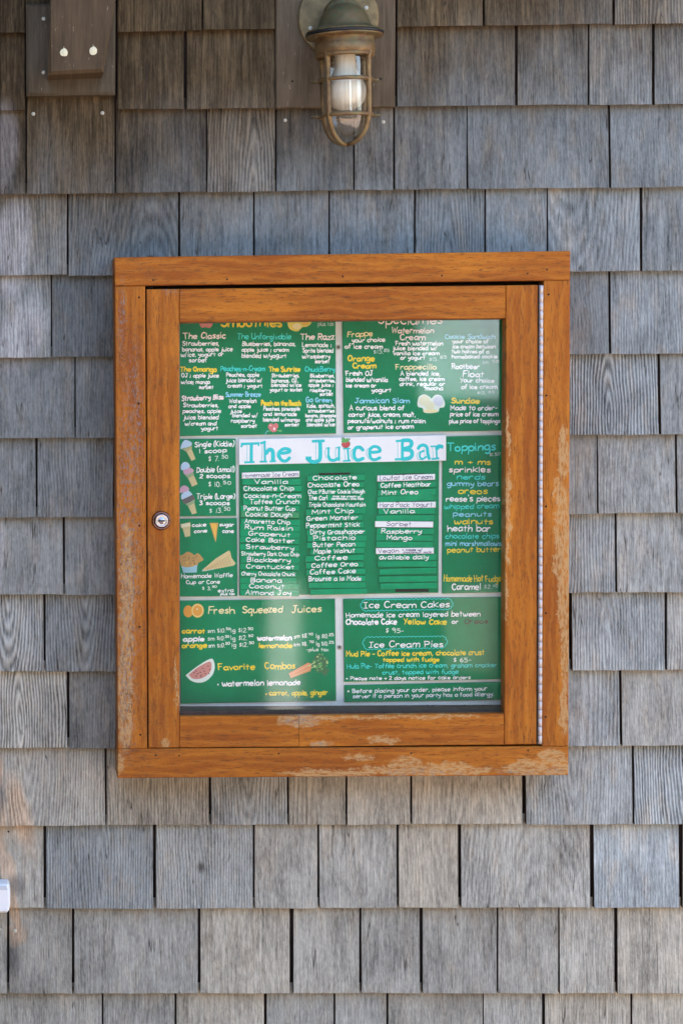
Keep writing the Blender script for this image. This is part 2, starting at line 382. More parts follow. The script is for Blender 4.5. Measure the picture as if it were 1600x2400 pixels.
# ------------------------------------------------------------------ the shingled wall
wall=empty('shingled_wall',(0,0,GZ))
tag(wall,'weathered grey cedar shingle wall behind the menu cabinet and lantern','wall')
w2=MB(); w2.box((-2.75,-2.3,GZ+.001),(-2.35,-.001,2.6)); w2.build('sky_blocker_wing',M_SHF,wall)  # unseen wing added to cut skylight from the left
s=MB(); s.box((-2.34,0.0,GZ),(2.6,.12,1.22)); s.build('sheathing',M_DARK,wall)
e=MB(); e.box((-2.34,-.26,1.24),(2.7,.2,1.28)); e.box((-2.34,-.29,1.215),(2.7,-.26,1.33)); e.build('eave',simple('eave_boards',(.20,.13,.085),.8,0,.2),wall)

def ybot(x, l, r): return l+(r-l)*x/1600
# butt lines (left y, right y) of every course, and each course's shingles (x ranges at the butt, optional x shift at the top)
ROWS=[
 (( -115,-128),( 78, 54),[(-160,-2),(0,59),(59.5,270),(275,473),(476,645),(930,1131),(1135,1435),(1440,1650)]),
 (( 78, 54),(260,243),[(-150,-3),(0,59),(275,431),(437,645),(930,1207),(1212,1377.5),(1380,1528),(1533,1700)]),
 ((260,243),(456,438),[(-110,-2),(0,60),(62.5,269),(271.5,483),(485,645),(647.5,828),(830,921.5),(924.5,1093.5),(1096.5,1427.5,-3),(1431,1650,-3)]),
 ((456,438),(647,634),[(-100,157),(160,418),(421.5,593.5),(596,770),(772,970),(972.5,1135),(1137.5,1281),(1283.5,1500,-1),(1504.5,1710,-1)]),
 ((647,634),(839,828),[(-90,119.5),(121.5,330),(333,560),(563,750),(753,1000),(1003,1200),(1203,1427,-2),(1431,1660,-2)]),
 ((839,828),(1028.5,1018.5),[(-60,175),(177,360),(363,520),(523,800),(803,980),(983,1250),(1253,1544,-4),(1548.5,1720,-4)]),
 ((1028.5,1018.5),(1214.5,1203),[(-100,85,-2),(87.5,266),(268.5,450),(453,700),(703,900),(903,1140),(1143,1399,-1),(1402,1584,-3),(1587.5,1740,-3)]),
 ((1214.5,1203),(1394.5,1388.5),[(-60,149,-2),(151.5,330),(333,560),(563,790),(793,1010),(1013,1230),(1233,1442,-2),(1445.5,1640,-2)]),
 ((1394.5,1388.5),(1574.5,1570),[(-90,103,-1.5),(106,300),(303,520),(523,740),(743,990),(993,1150),(1153,1334,-2),(1340,1558,-1),(1562,1760)]),
 ((1574.5,1570),(1754.5,1748.5),[(-70,158,-1.5),(162,330),(333,560),(563,740),(743,1000),(1003,1230),(1233,1453,-3),(1457.5,1680,-3)]),
 ((1754.5,1748.5),(1935.5,1931.5),[(-80,247,-2),(249.5,490),(494,673.5),(676,810),(813,961.5),(965,1224,-1),(1232.5,1483,-3),(1486,1700,-2)]),
 ((1935.5,1931.5),(2129.5,2128),[(-130,103,-1),(107.5,359),(365,593),(596,744),(748,930,-1),(934,1074,-1),(1080,1383,-1),(1391.5,1592,-2),(1599,1760)]),
 ((2129.5,2128),(2328.5,2328),[(-140,17),(21,169),(173.5,464),(469,679),(687,842),(846.5,984,-1),(989.5,1164),(1166.5,1308),(1311,1440,-1),(1446.5,1660,-1)]),
 ((2328.5,2328),(2520,2520),[(-60,239),(242,409.5),(413,619),(624,782),(785,905.5),(909,1131),(1133,1271,-1),(1276.5,1478,-1),(1480.5,1690)]),
]
# (tone, warmth, ring strength, ring centre, ring offset, ring slope) for shingles whose grain stands out in the photograph
SPEC={(2,485):(1,.4,1.6,.02,.006,.09),(1,437):(.95,.5,.5,.03,.004,.06),(4,1431):(1.08,.1,.7,.0,.002,.05),(5,1253):(1.05,.1,2.2,.02,-.004,.14),(5,177):(.72,.2,.5,.04,.01,.09),
 (6,87.5):(.80,.25,1,.005,-.01,.13),(7,1233):(1.0,.2,1,-.03,.02,-.14),(8,-90):(1.1,.4,2,.01,.022,-.16),(8,106):(.85,.3,1.5,.0,.02,-.14),(8,1340):(1.05,.2,.9,-.02,-.004,.12),
 (9,-70):(1.2,.7,2.1,.00,-.006,.13),(9,162):(.72,.5,.6,.03,-.002,.08),(9,1233):(1.0,.25,1,.0,.05,.0),(10,-80):(1.05,.7,1,-.01,.02,-.14),(10,494):(1.0,.4,1,.0,.018,-.13),
 (10,1486):(1.1,.2,2,.02,.02,-.16),(10,1232.5):(1.0,.3,.7,-.01,.02,-.11),(11,107.5):(.86,.25,1,.0,-.006,.10),(11,365):(1.0,.4,.9,-.01,-.003,.08),(0,1440):(1.15,.1,1.6,.0,.002,.12),
 (3,972.5):(.88,.1,1,-.005,.002,.09),(11,1391.5):(1.15,.15,.5,.03,.004,.08),(3,-100):(1.12,.3,.7,.03,.002,.05),(4,-90):(1.2,.3,.8,.02,.004,.06)}
KNOTS={(11,365):(-.006,.068)}
def shingle_geo(mb, x0, x1, dx, t, b, mm=0):
    """one tapered shingle: thin at the top, a thick butt below, slightly ragged butt line"""
    yt0=ybot(x0,*t); yt1=ybot(x1,*t); jb=rnd.uniform(-1.1,1.1); dj=rnd.uniform(-.0012,.0012); tl=rnd.uniform(-.9,.9)
    n=9; up=26; cup=rnd.uniform(-.0012,.0012)
    dt,db=.0040+dj*.3,.0190+dj; ch=.0007
    bot=[]; 
    for i in range(n+1):
        f=i/n; x=x0+(x1-x0)*f
        bot.append((x, ybot(x,*b)+jb+tl*(f-.5)*2+rnd.uniform(-.8,.8)))
    top=[(x0+dx+(x1-x0)*i/n, ybot(x0,*t)*(1-i/n)+ybot(x1,*t)*(i/n)-up) for i in range(n+1)]
    F_b=[P(x,y,db+cup*(1-(2*i/n-1)**2)) for i,(x,y) in enumerate(bot)]; F_t=[P(x,y,dt) for x,y in top]
    c=lambda p,a,z: Vector((p.x+a,p.y,p.z+z))
    fb=[c(p,(ch if i==0 else -ch if i==n else 0),ch) for i,p in enumerate(F_b)]
    ft=[c(p,(ch if i==0 else -ch if i==n else 0),0) for i,p in enumerate(F_t)]
    mb_b=[Vector((p.x,p.y+ch,p.z)) for p in F_b]; mb_t=[Vector((p.x,p.y+ch*.6,p.z)) for p in F_t]
    bk_b=[Vector((p.x,-.0060,p.z+.0012)) for p in F_b]
    m=n+1; vs=fb+ft+mb_b+mb_t+bk_b; fs=[]; mi=[]
    for i in range(n):
        fs.append((i,i+1,m+i+1,m+i))                 # face
        fs.append((2*m+i,2*m+i+1,i+1,i))             # butt chamfer
        fs.append((4*m+i,4*m+i+1,2*m+i+1,2*m+i))     # butt
        mi += [0,0,1]
    fs.append((0,m,3*m,2*m)); fs.append((m+n,n,2*m+n,3*m+n))
    k=len(vs); vs+= [Vector((F_t[0].x,-.0005,F_t[0].z)),Vector((F_t[n].x,-.0005,F_t[n].z))]
    fs.append((2*m,3*m,k,4*m)); fs.append((3*m+n,2*m+n,4*m+n,k+1))
    mi += [0,0,1,1]
    mb.add(vs,fs,0); mb.m[-len(mi):]=mi
sr=random.Random(21)
for ri,(t,b,items) in enumerate(ROWS):
    for it in items:
        x0,x1=it[0],it[1]; dx=it[2] if len(it)>2 else 0
        mb=MB(); shingle_geo(mb,x0+.7,x1-.7,dx,(222,222) if (ri,x0)==(2,62.5) else t,b)
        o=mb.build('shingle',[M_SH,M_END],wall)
        cxm=(x0+x1)/2
        low=min(1,max(0,(ri-4)/6)); right=min(1,max(0,cxm/1600))
        tone=(.80+.58*low+.22*right)*sr.uniform(.83,1.14); warm=min(1,max(0,(.12+.66*low)*sr.uniform(.75,1.25)))  # lower courses lighter: bleaching plus the wall's light gradient put into tone
        ga=sr.choice([0,.25,.3,.5,.8]); gc=sr.uniform(-.05,.05); gd=sr.choice([.004,-.004,.03,.06,.09]); gs=sr.choice([-.12,.1,.06,.14,.03])
        if ri>=12: ga*=.3; tone=max(tone,.9)
        if (ri,x0) in SPEC: tone,warm,ga,gc,gd,gs=SPEC[(ri,x0)]; tone*=(.98+.45*low+.10*right)
        o['tone']=tone; o['warm']=warm; o['ga']=ga; o['gc']=gc; o['gd']=gd; o['gs']=gs
        kx,kz=KNOTS.get((ri,x0),(9.,9.)); o['kx']=kx; o['kz']=kz
# the wall goes on round the frame: one joined field of the same shingles
fld=MB()
def fill_row(t,b,x0,x1):
    x=x0
    while x<x1-60:
        wd=rnd.uniform(130,270); xe=min(x+wd,x1); 
        if x1-xe<60: xe=x1
        shingle_geo(fld,x,xe-3,0,t,b); x=xe
for ri,(t,b,items) in enumerate(ROWS):
    fill_row(t,b,-1700,items[0][0]-2); fill_row(t,b,items[-1][1]+3,3300)
for k in range(1,6): 
    l=78-190*k-0; r_=54-190*k; 
    if l-190<-620: break
    fill_row((l-190,r_-190),(l,r_),-1700,3300)
for k in range(9): fill_row((2520+194*k,2520+194*k),(2714+194*k,2714+194*k),-1700,3300)
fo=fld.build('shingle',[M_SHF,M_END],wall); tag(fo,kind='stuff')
fo['tone']=1.2; fo['warm']=.4; fo['ga']=0.; fo['gc']=0.; fo['gd']=.05; fo['gs']=.03; fo['kx']=9.; fo['kz']=9.

# boards let into the shingles
b=MB(); b.slab([(647,-140),(927,-140),(925.5,250.5),(646.5,253)],.001,.0215,.0015); b.build('mounting_board',M_MNT,wall)
b=MB(); b.slab([(61,8),(271,5),(270,221),(61.5,223.5)],.001,.029,.0045); b.build('mounting_board',M_PLT,wall)
def disc_obj(name,px,py,d,r,h,mat,parent,n=12,squash=1.0):
    c=P(px,py,d); mb=MB()
    Mx=Matrix.Translation(c)@Matrix.Rotation(R(90),4,'X')
    rr=r*K
    mb.lathe([(0.00001,h),(rr*.6,h*.97),(rr*.9,h*.6),(rr,0),(rr*.9,-.003)],Mx,n); return mb.build(name,mat,parent,True)
for px,py,r in ((78,267,4.6),(240,265,4.6),(668,282,4.2),(898,286,4.8),(35,2182,5),(1,2178,3)): disc_obj('nail_head',px,py,.0075 if py<400 else .009,r,.0016,M_NAIL,wall)
for px,py in ((102,44),(102,170)): disc_obj('nail_head',px,py,.029,4.6,.0014,M_NAIL,wall)
for px,py,d in ((44,621,.006),(489,565,.0105),(963,275,.0056),(685,190,.0215),(892,185,.0215),(616,281,.006),(14,666,.0055),(40,858,.006),(20,1046,.006),
   (63,1378,.0137),(184,1420,.006),(230,1372,.0137),(114,1515,.010),(62,1607,.006),(56,1713,.012),(381,1725,.011),(231,1725,.012),(9,1837,.0085),(20,1949,.006),
   (91,2142,.005),(1568,863,.006),(1547,1055,.006),(1525,1237,.006),(1535,1424,.006),(1521,1605,.006),(1519,1783,.006),(1445,1976,.007),(887,2095,.012),(1538,2044,.010),(1043,105,.006),(1185,150,.009)):
    o=disc_obj('nail_hole',px,py,d,2.6,.0012,M_HOLE,wall,8)

# ------------------------------------------------------------------ wooden bracket and the white box
br=MB(); br.slab([(121,-90),(283,-90),(271,2),(243,168),(112,175),(122,2)],.0295,.095,.005)
o=br.build('wooden_bracket',M_BRK); tag(o,'dark brown cedar bracket end with two cream plugs, on the board top left','bracket')
for px,py in ((150,123),(218.5,119)):
    mb=MB(); pts=[]
    for k in range(16):
        a=2*math.pi*k/16; rr=(9.6+rnd.uniform(-1,1))
        pts.append(P(px+rr*math.cos(a),py-rr*math.sin(a)*1.0,.0962))
    c0=P(px,py,.0974); mb.add(pts+[c0],[(i,(i+1)%16,16) for i in range(16)])
    mb.add([P(px-1,py-8,.0966),P(px+.6,py-8,.0966),P(px-.2,py-16,.0966)],[(0,1,2)])
    mb.build('screw_plug',M_CREAM,o)
pv=MB(); q=[(-70,2073),(17,2073),(21.5,2078),(23.5,2095),(23.5,2120),(21.5,2134),(16,2140),(-70,2141)]
pv.slab(q,.010,.050,.004); o=pv.build('wall_box',M_PVC); tag(o,'white plastic box with rounded corner on the shingles, lower left edge','utility box')
ld=MB(); ld.slab([(-60,2076),(15,2076),(18,2086),(-60,2086)],.0502,.0512); ld.build('lid_rim',simple('grey_plastic_rim',(.55,.60,.66),.4),o)

# ------------------------------------------------------------------ menu cabinet
DF=.095
cab=empty('menu_cabinet',P(800,1820,.0)); tag(cab,'orange varnished wooden menu cabinet with glazed locking door on shingle wall','cabinet')
def board(name,q,d0,d1,mat,parent,ch=.0012):
    mb=MB(); mb.slab(q,d0,d1,ch); return mb.build(name,mat,parent)
board('frame_rail',[(268,603),(1336,588),(1335.5,656.5),(269.5,670)],.001,DF,M_VH,cab)
board('frame_rail',[(276,1755.5),(1331.5,1749.5),(1331,1817),(275.5,1823.5)],.001,DF,M_VH,cab)
board('frame_stile',[(269.5,671),(340,670),(345,1754.5),(276,1755)],.001,DF-.0006,M_VV,cab)
board('frame_stile',[(1273.5,657.5),(1335.5,657),(1331.5,1749),(1270,1749)],.001,DF-.0006,M_VV,cab)
board('back_board',[(345,672),(1268,664),(1266,1651),(346,1656)],.0215,.0235,M_WHITE,cab,0)
zl=P(800,1655,.0235).z; xl=P(346,1655,.0235).x; xr=P(1266,1655,.0235).x
mb=MB(); mb.box((xl,-.078,zl-.05),(xr,-.0215,zl)); mb.build('bottom_ledge',M_LEDGE,cab)
zt=P(800,600,.0235).z
for px in (352,1258):
    x=P(px,1200,.05).x; mb=MB(); mb.box((x-.004,-.066,zl+.001),(x+.004,-.0238,zt)); mb.build('inner_side',M_LEDGE,cab)
for q in ([(341,660),(1272,650),(1272,692),(341,702)],[(345,1728),(1269,1722),(1269,1752),(345,1757)],[(341,702),(362,702),(366,1728),(346,1728)],[(1246,692),(1274,692),(1270,1722),(1242,1722)]):
    board('door_stop',q,.030,.060,M_DARK,cab,0)
# door
door_q=[(343.5,678),(1260,667.5),(1256.5,1744.5),(348,1752.5)]
mb=MB()
for q in ([(348,690),(1255,680),(1250,700),(360,708)],[(352,1735),(1252,1728),(1252,1740),(352,1747)],[(352,709),(370,708),(372,1734),(354,1735)],[(1236,701),(1252,701),(1250,1727),(1234,1727)]):
    mb.slab(q,.062,.068)
door=mb.build('door',M_LEDGE,cab)
board('door_stile',[(343.5,678),(419.5,677.2),(420,1753.5-1.0),(348,1753)],.066,DF-.002,M_VV,door)
board('door_stile',[(1185.5,668.7),(1260,667.5),(1256.5,1744.5),(1181.5,1745)],.066,DF-.002,M_VV,door)
board('door_rail',[(420.3,677.2),(1184.7,668.7),(1184.7,745.3),(420.3,755)],.066,DF-.0025,M_VH,door)
board('door_rail',[(420.8,1679.5),(700,1677.2),(700,1750),(420.8,1752)],.066,DF-.0025,M_VH,door,.0006)
board('door_rail',[(700.5,1677.2),(1180.8,1672.5),(1180.8,1745),(700.5,1750)],.066,DF-.0028,M_VH,door,.0006)
for q in ([(418,753.5),(1187,743.5),(1187,748.5),(418,758.5)],[(417.5,759),(421.2,759),(421.5,1679),(417.5,1679)],[(1181.5,749),(1187,749),(1184,1673),(1177,1673)],[(418,1676.5),(1183,1669.5),(1183,1675),(418,1682)]):
    board('glazing_bead',q,.070,.0765,simple('bead_wood',(.16,.095,.05),.7,0,.3),door,.0008)
gq=[P(x,y,.0695) for x,y in ((405,742),(1195,734),(1192,1690),(408,1694))]
mb=MB(); mb.pris(gq,.0672,.0695); mb.build('glass_pane',M_GLASS,door)
# lock
lc=P(378,1220,DF-.002); Mx=Matrix.Translation(lc)@Matrix.Rotation(R(90),4,'X')
mb=MB(); u=K; mb.lathe([(22*u,0),(21.5*u,.0025),(20*u,.0045),(18*u,.005),(16.5*u,.0035),(15.5*u,.003)],Mx,40,0)
mb.lathe([(15.5*u,.003),(15*u,.007),(13.5*u,.0085),(12*u,.0078),(6*u,.0074),(5.6*u,.0082),(0.00001,.0082)],Mx,40,1)
lock=mb.build('lock',[M_LOCKD,M_CHR],door,True)
mb=MB(); mb.box((lc.x-8*u,lc.y-.0090,lc.z-2*u),(lc.x+7*u,lc.y-.0083,lc.z+2*u)); mb.build('keyhole',M_RUB,door)
# piano hinge
hx0,hy0,hx1,hy1=1268.2,669,1265.2,1743; nk=54
hp=board('hinge',[(1262,668),(1274,668),(1271,1744),(1259,1744)],.078,.0875,simple('hinge_leaf',(.30,.26,.24),.5,.4),cab,0)
L=(hy1-hy0)/nk; kme=None
for k in range(nk):
    f=(k+.5)/nk; x=hx0+(hx1-hx0)*f; y=hy0+(hy1-hy0)*f
    c=P(x,y,DF-.0035); hh=L*K*.5-.00028
    if kme is None:
        mb=MB(); rr=.0032; mb.lathe([(rr*.8,-hh),(rr,-hh+.00015),(rr,hh-.00015),(rr*.8,hh)],Matrix.Translation(c),12)
        o=mb.build('knuckle',M_HNG,hp,True,origin=c); kme=o.data
    else:
        o=bpy.data.objects.new('knuckle',kme); col.objects.link(o); put(o,c,hp)
for px,py in ((359,656.5),(532,655),(803,648),(1035,646),(1236,641),(1281,632),(326,697),(325,946),(327,1232),(327,1469),(329,1722),(1285,690),(1280,927),(1279,1187),(1279,1437),(1278,1680),
              (365,1770),(420,1771),(653,1766),(963,1765),(1237,1759)):
    disc_obj('nail_hole',px,py,DF-.0004,2.5,.0006,M_HOLE,cab,10)
for px,py in ((792.5,813.5),(795.5,1517)):
    s_=disc_obj('screw',px,py,.0235,6.2,.0012,M_NAIL,cab,16)
    c=P(px,py,.0248); mb=MB()
    for a in (45,-45):
        Mr=Matrix.Translation(c)@Matrix.Rotation(R(a),4,'Y'); mb.add([Mr@Vector((sx_*3.6*K,-.0002*(1 if a>0 else 1.5),sz*1.0*K)) for sx_,sz in ((-1,-1),(1,-1),(1,1),(-1,1))],[(0,1,2,3)])
    mb.build('screw_slot',M_HOLE,s_)

# ------------------------------------------------------------------ hand lettering: a single-stroke marker alphabet
GL={'a':(5,"s5,5 3,6 .8,5 0,3 .8,.6 2.6,0 5,2|5,6 5,.6 5.6,0"),'b':(5,"0,10 0,0|s0,2 1,5.4 3,6 5,4.5 5,2 3,0 0,.8"),'c':(4.4,"s4.4,5 3,6 1,5.2 0,3 1,.7 3,0 4.4,1"),
'd':(5,"s5,5 3,6 .8,5 0,3 .8,.6 2.6,0 5,2|5,10 5,0"),'e':(5,"s.2,3 4.8,3.4 4.4,5.4 2.6,6 .6,5 0,3 1,.6 3,0 4.8,1"),'f':(3.8,"s3.8,9.2 2.6,10 1.5,8.5 1.4,5 1.4,0|0,5.8 3.4,5.8"),
'g':(5,"s5,5 3,6 .8,5 0,3 .8,1 2.6,.5 5,2|s5,6 5,0 4.6,-3 2.6,-4 .5,-3"),'h':(5,"0,10 0,0|s0,3 1.5,5.6 3.4,6 4.8,4.6 5,0"),'i':(1,".5,6 .5,0|.5,8.3 .7,9"),
'j':(3,"s2.4,6 2.4,-1 1.8,-3.4 0,-3.6|2.4,8.3 2.6,9"),'k':(4.6,"0,9 0,0|4.5,6.6 .2,3 4.7,0"),'l':(1,".5,10 .5,0"),'m':(8,"0,6 0,0|s0,3.5 1.4,5.8 3,6 4,4.6 4,0|s4,3.5 5.4,5.8 7,6 8,4.6 8,0"),
'n':(5,"0,6 0,0|s0,3 1.5,5.6 3.4,6 4.8,4.6 5,0"),'o':(5,"s2.5,6 .6,5 0,3 .7,.8 2.5,0 4.4,.9 5,3 4.3,5.2 2.3,6.1"),'p':(5,"0,6 0,-4|s0,4 1.2,5.6 3,6 5,4.6 5,2 3,.2 0,1"),
'q':(5.4,"s5,5 3,6 .8,5 0,3 .8,1 2.6,.5 5,2|5,6 5,-4 6.2,-3"),'r':(3.8,"0,6 0,0|s0,3 1.2,5.4 2.6,6 3.8,5.4"),'s':(3.8,"s3.8,5.3 2.4,6 .5,5 1,3.6 3,2.8 3.8,1.4 2.4,0 0,.7"),
't':(3.8,"1.8,9 1.8,0|0,6 3.8,6"),'u':(5,"s0,6 0,2 1.2,.2 3,.2 5,2|5,6 5,0"),'v':(4.4,"0,6 2.2,0 4.4,6"),'w':(7,"s0,6 .8,1 2,0 3.3,2 3.5,4.5|s3.5,3.5 4.3,.5 5.4,.1 6.8,2.6 7,6"),
'x':(4,"0,6 4,0|4,6 0,0"),'y':(4.6,"s0,6 .4,3 2,2.2 4.4,3.5|s4.6,6 4,0 2.6,-3 .6,-4"),'z':(4,"0,6 4,6 0,0 4,0"),
'A':(6,"0,0 3,10 6,0|1.2,3.6 4.9,3.6"),'B':(5.4,"0,0 0,10|s0,10 4,9.6 4.6,7.5 3,5.6 0,5.2|s0,5 4,4.8 5.4,3 4.2,.6 0,0"),'C':(5.4,"s5.3,8.6 3.4,10 1,8.8 0,5 1,1.2 3.4,0 5.4,1.6"),
'D':(5.6,"0,0 0,10|s-.6,10 3.6,9.3 5.6,6.5 5.4,3 3.4,.6 -.4,0"),'E':(4.8,"4.8,10 0,10 0,0 4.8,0|0,5.2 4,5.2"),'F':(4.8,"0,0 0,10 4.8,10|0,5.2 3.8,5.2"),
'G':(6,"s5.5,8.4 3.4,10 1,8.8 0,5 1,1.2 3.4,0 5.6,1.8 5.6,4.6|3.2,4.6 6.2,4.6"),'H':(5.4,"0,10 0,0|5.4,10 5.4,0|0,5.2 5.4,5.2"),'I':(4,"2,10 2,0|0,10 4,10|0,0 4,0"),
'J':(5.4,"s3.6,10 3.6,3 2.6,.4 1.2,0 0,1.8|1.4,10 5.6,10"),'K':(5,"0,10 0,0|5,9.6 .2,4.6 5.2,0"),'L':(4.4,"0,10 0,0 4.4,0"),'M':(7,"0,0 .6,10 3.5,3.6 6.4,10 7,0"),
'N':(5.4,"0,0 0,10 5.4,0 5.4,10"),'O':(6.2,"s3,10 .8,8.4 0,5 .9,1.3 3.1,0 5.3,1.4 6.2,5 5.2,8.8 2.8,10.1"),'P':(5,"0,0 0,10|s-.3,10 4,9.6 5,7.4 4,5.2 0,4.6"),
'R':(5.2,"0,0 0,10|s-.3,10 4,9.6 4.8,7.4 4,5.4 0,4.8|2,4.7 5.2,0"),'S':(5,"s5,8.6 3,10 .6,9 .6,6.6 3,5.2 5,3.4 4.4,.9 2.4,0 0,1.4"),'T':(6,"3,10 3,0|0,10 6.2,9.8"),
'U':(5.2,"s0,10 0,3 1.2,.4 3.4,.2 5.2,2.6|5.2,10 5.2,0"),'V':(5.4,"0,10 2.6,0 5.4,10"),'W':(8,"0,10 1.8,0 4,7.6 6,0 8,10"),'Y':(5.2,"0,10 2.6,5.4|5.2,10 1.8,0"),
'0':(4.6,"s2.3,10 .5,8 0,5 .5,1.8 2.3,0 4.1,1.8 4.6,5 4,8.4 2.1,10"),'1':(1,".5,10 .5,0"),'2':(4.6,"s.2,8 2,10 4.2,8.6 3.6,5.6 0,0|0,0 4.8,0"),'3':(4.4,"s.2,9 2.6,10 4,8 2,5.6 4.3,3.4 3.4,.6 .2,.4"),
'4':(4.8,"1,10 0,4 4.8,4|3.6,10 3.6,0"),'5':(4.4,"4.2,10 .6,10 .5,6|s.5,6 3,6.4 4.4,3.8 3.4,.6 0,.4"),'6':(4.4,"s3.6,10 1,6.6 0,3 1.4,.2 3.6,.4 4.3,3 2.6,5.2 .3,3.4"),'7':(4.4,"0,10 4.4,10 1.8,0"),
'8':(4.4,"s2.2,5.4 .2,7.8 2.2,10 4.2,7.8 .2,2.6 2.2,0 4.3,2.6 2.2,5.2"),'9':(4.4,"s4.2,7.6 2.2,10 .2,7.4 2,5 4.2,7.4|s4.3,8 4,3 3,0"),
'.':(1,".3,.3 .8,.3"),',':(1.4,".8,.6 .2,-1.8"),';':(1.6,"1,6 .8,5|.9,3 0,-1.5"),"'":(1,".5,10 .4,8"),'(':(2.4,"s2.2,10.6 .5,8 0,4.5 .6,1 2.2,-1.4"),')':(2.4,"s.2,10.6 1.9,8 2.4,4.5 1.8,1 .2,-1.4"),
'/':(3.6,"3.6,10.5 0,-1"),'-':(3.4,"0,3.6 3.4,3.6"),'*':(3.6,"0,4.4 3.6,4.4|.8,6.2 2.8,2.6|2.8,6.2 .8,2.6"),'+':(4.4,"0,3.4 4.4,3.4|2.2,5.6 2.2,1.2"),
'$':(3.6,"s3.4,7.6 1.8,8.4 .2,7 1.8,5 3.4,3 1.8,1.2 .2,2.2|1.8,10 1.8,0"),'>':(4.6,"0,3.6 4.6,3.6|2.6,6 4.6,3.6 2.6,1.2"),'~':(1.8,".6,3.4 1.2,3.4 1.2,2.8 .6,2.8 .6,3.4"),' ':(4.2,"")}
def catmull(p, k=4):
    if len(p)<3: return p
    out=[]; q=[p[0]]+list(p)+[p[-1]]
    for i in range(1,len(q)-2):
        a,b,c,d=q[i-1],q[i],q[i+1],q[i+2]
        for j in range(k):
            t=j/k; out.append(tuple(.5*((2*b[n])+(-a[n]+c[n])*t+(2*a[n]-5*b[n]+4*c[n]-d[n])*t*t+(-a[n]+3*b[n]-3*c[n]+d[n])*t**3) for n in (0,1)))
    out.append(p[-1]); return out
SC=[0]
def ribbon(mb, pts, w, d, m=0):
    """flat brush stroke of width w (px) through px points, on the plane at depth d"""
    n=len(pts)
    if n<2: return
    def nrm(a,b):
        dx,dy=b[0]-a[0],b[1]-a[1]; l=math.hypot(dx,dy) or 1; return dx/l,dy/l
    t0=nrm(pts[0],pts[1]); t1=nrm(pts[-2],pts[-1])
    pts=[(pts[0][0]-t0[0]*w*.3,pts[0][1]-t0[1]*w*.3)]+list(pts[1:-1])+[(pts[-1][0]+t1[0]*w*.3,pts[-1][1]+t1[1]*w*.3)]
    SC[0]=(SC[0]+1)%7; base=d+SC[0]*3e-5
    w*=1.04; vs=[]
    for i,p in enumerate(pts):
        a=nrm(pts[max(i-1,0)],pts[max(i,1)]); b=nrm(pts[min(i,n-2)],pts[min(i+1,n-1)])
        tx,ty=a[0]+b[0],a[1]+b[1]; l=math.hypot(tx,ty)
        if l<.3: tx,ty=a; l=1
        tx/=l; ty/=l; cw=max(.55,tx*a[0]+ty*a[1]); hw=w/2/cw
        if i in(0,n-1): hw*=.72
        dd=base+i*2e-6
        vs+= [P(p[0]-ty*hw,p[1]+tx*hw,dd),P(p[0]+ty*hw,p[1]-tx*hw,dd)]
    mb.add(vs,[(2*i,2*i+1,2*i+3,2*i+2) for i in range(len(pts)-1)],m)
tr_=random.Random(5)
def text_strokes(mb, s, x0, x1, yb, H, w, d, m=0, yb2=None, top=None):
    """fit s between x0 and x1 on a baseline yb..yb2 (all photograph px)"""
    if yb2 is None: yb2=yb
    adv=0; lay=[]
    for ch in s:
        g,st=GL[ch]; lay.append((adv,st)); adv+=g+(1.7 if ch!=' ' else 0)
    adv-=1.7; sx_=(x1-x0)/adv; sy=H/10
    for off,st in lay:
        if not st: continue
        jy=tr_.uniform(-.6,.6)*sy; js=tr_.uniform(.88,1.10); sk=tr_.uniform(-.10,.14); jx=tr_.uniform(.92,1.05); rt=tr_.uniform(-.05,.05)
        for part in st.split('|'):
            sm=part[0]=='s'; pp=[tuple(float(c) for c in q.split(',')) for q in part.lstrip('s').split()]
            if sm: pp=catmull(pp,3)
            px=[]
            for gx,gy in pp:
                X=x0+(off+gx*jx)*sx_+gy*sy*sk*js; f=(X-x0)/max(1,(x1-x0)); Y=yb+(yb2-yb)*f-gy*sy*js+jy+gx*sx_*rt
                if top is not None: Y=max(Y,top)
                px.append((X,Y))
            ribbon(mb,px,w,d,m)
class Z:
    """coordinates of one enlarged view of the photograph"""
    def __init__(s,ox,oy,k): s.ox,s.oy,s.k=ox,oy,k
    def __call__(s,x,y): return (s.ox+x*s.k, s.oy+y*s.k)
ZA=Z(410,740,.2487); ZB_=Z(790,740,.2551); ZC=Z(410,1010,.1977); ZD=Z(700,1010,.3125); ZE=Z(410,1390,.2487); ZF=Z(790,1390,.2551); ZG=Z(410,1020,.1616)
def write(z, board_obj, items, d, colour, th, name='lettering'):
    if name!='lettering' and len(items)>1:
        for it in items: write(z,board_obj,[it],d,colour,th,name)
        return
    mb=MB()
    for it in items:
        s,x0,x1,y,h=it[:5]; y2=it[5] if len(it)>5 else y
        a=z(x0,y); b=z(x1,y2); text_strokes(mb,s,a[0],b[0],a[1],h*z.k,th*z.k,d,0,b[1])
    return mb.build(name,paint(colour),board_obj)
def poly(mb,z,pts,d,m,lay,smooth=True):
    p=[z(*q) for q in pts]
    if smooth: 
        p=catmull(p+[p[0]],3)[:-1]
    mb.add([P(x,y,d+lay*6e-5) for x,y in p],[tuple(range(len(p)))],m)
def picture(name,z,parent,d,shapes):
    """shapes: (colour, points[, 'l' for straight]) or (colour, points, width) brush strokes"""
    mb=MB(); ms=[]; 
    for i,sh in enumerate(shapes):
        if sh[0] not in ms: ms.append(sh[0])
        m=ms.index(sh[0])
        if len(sh)>2 and not isinstance(sh[2],str): ribbon(mb,[z(*q) for q in catmull(list(sh[1]),3)],sh[2]*z.k,d+i*6e-5,m)
        else: poly(mb,z,sh[1],d,m,i,not(len(sh)>2 and sh[2]=='l'))
    return mb.build(name,[paint(c) for c in ms],parent)
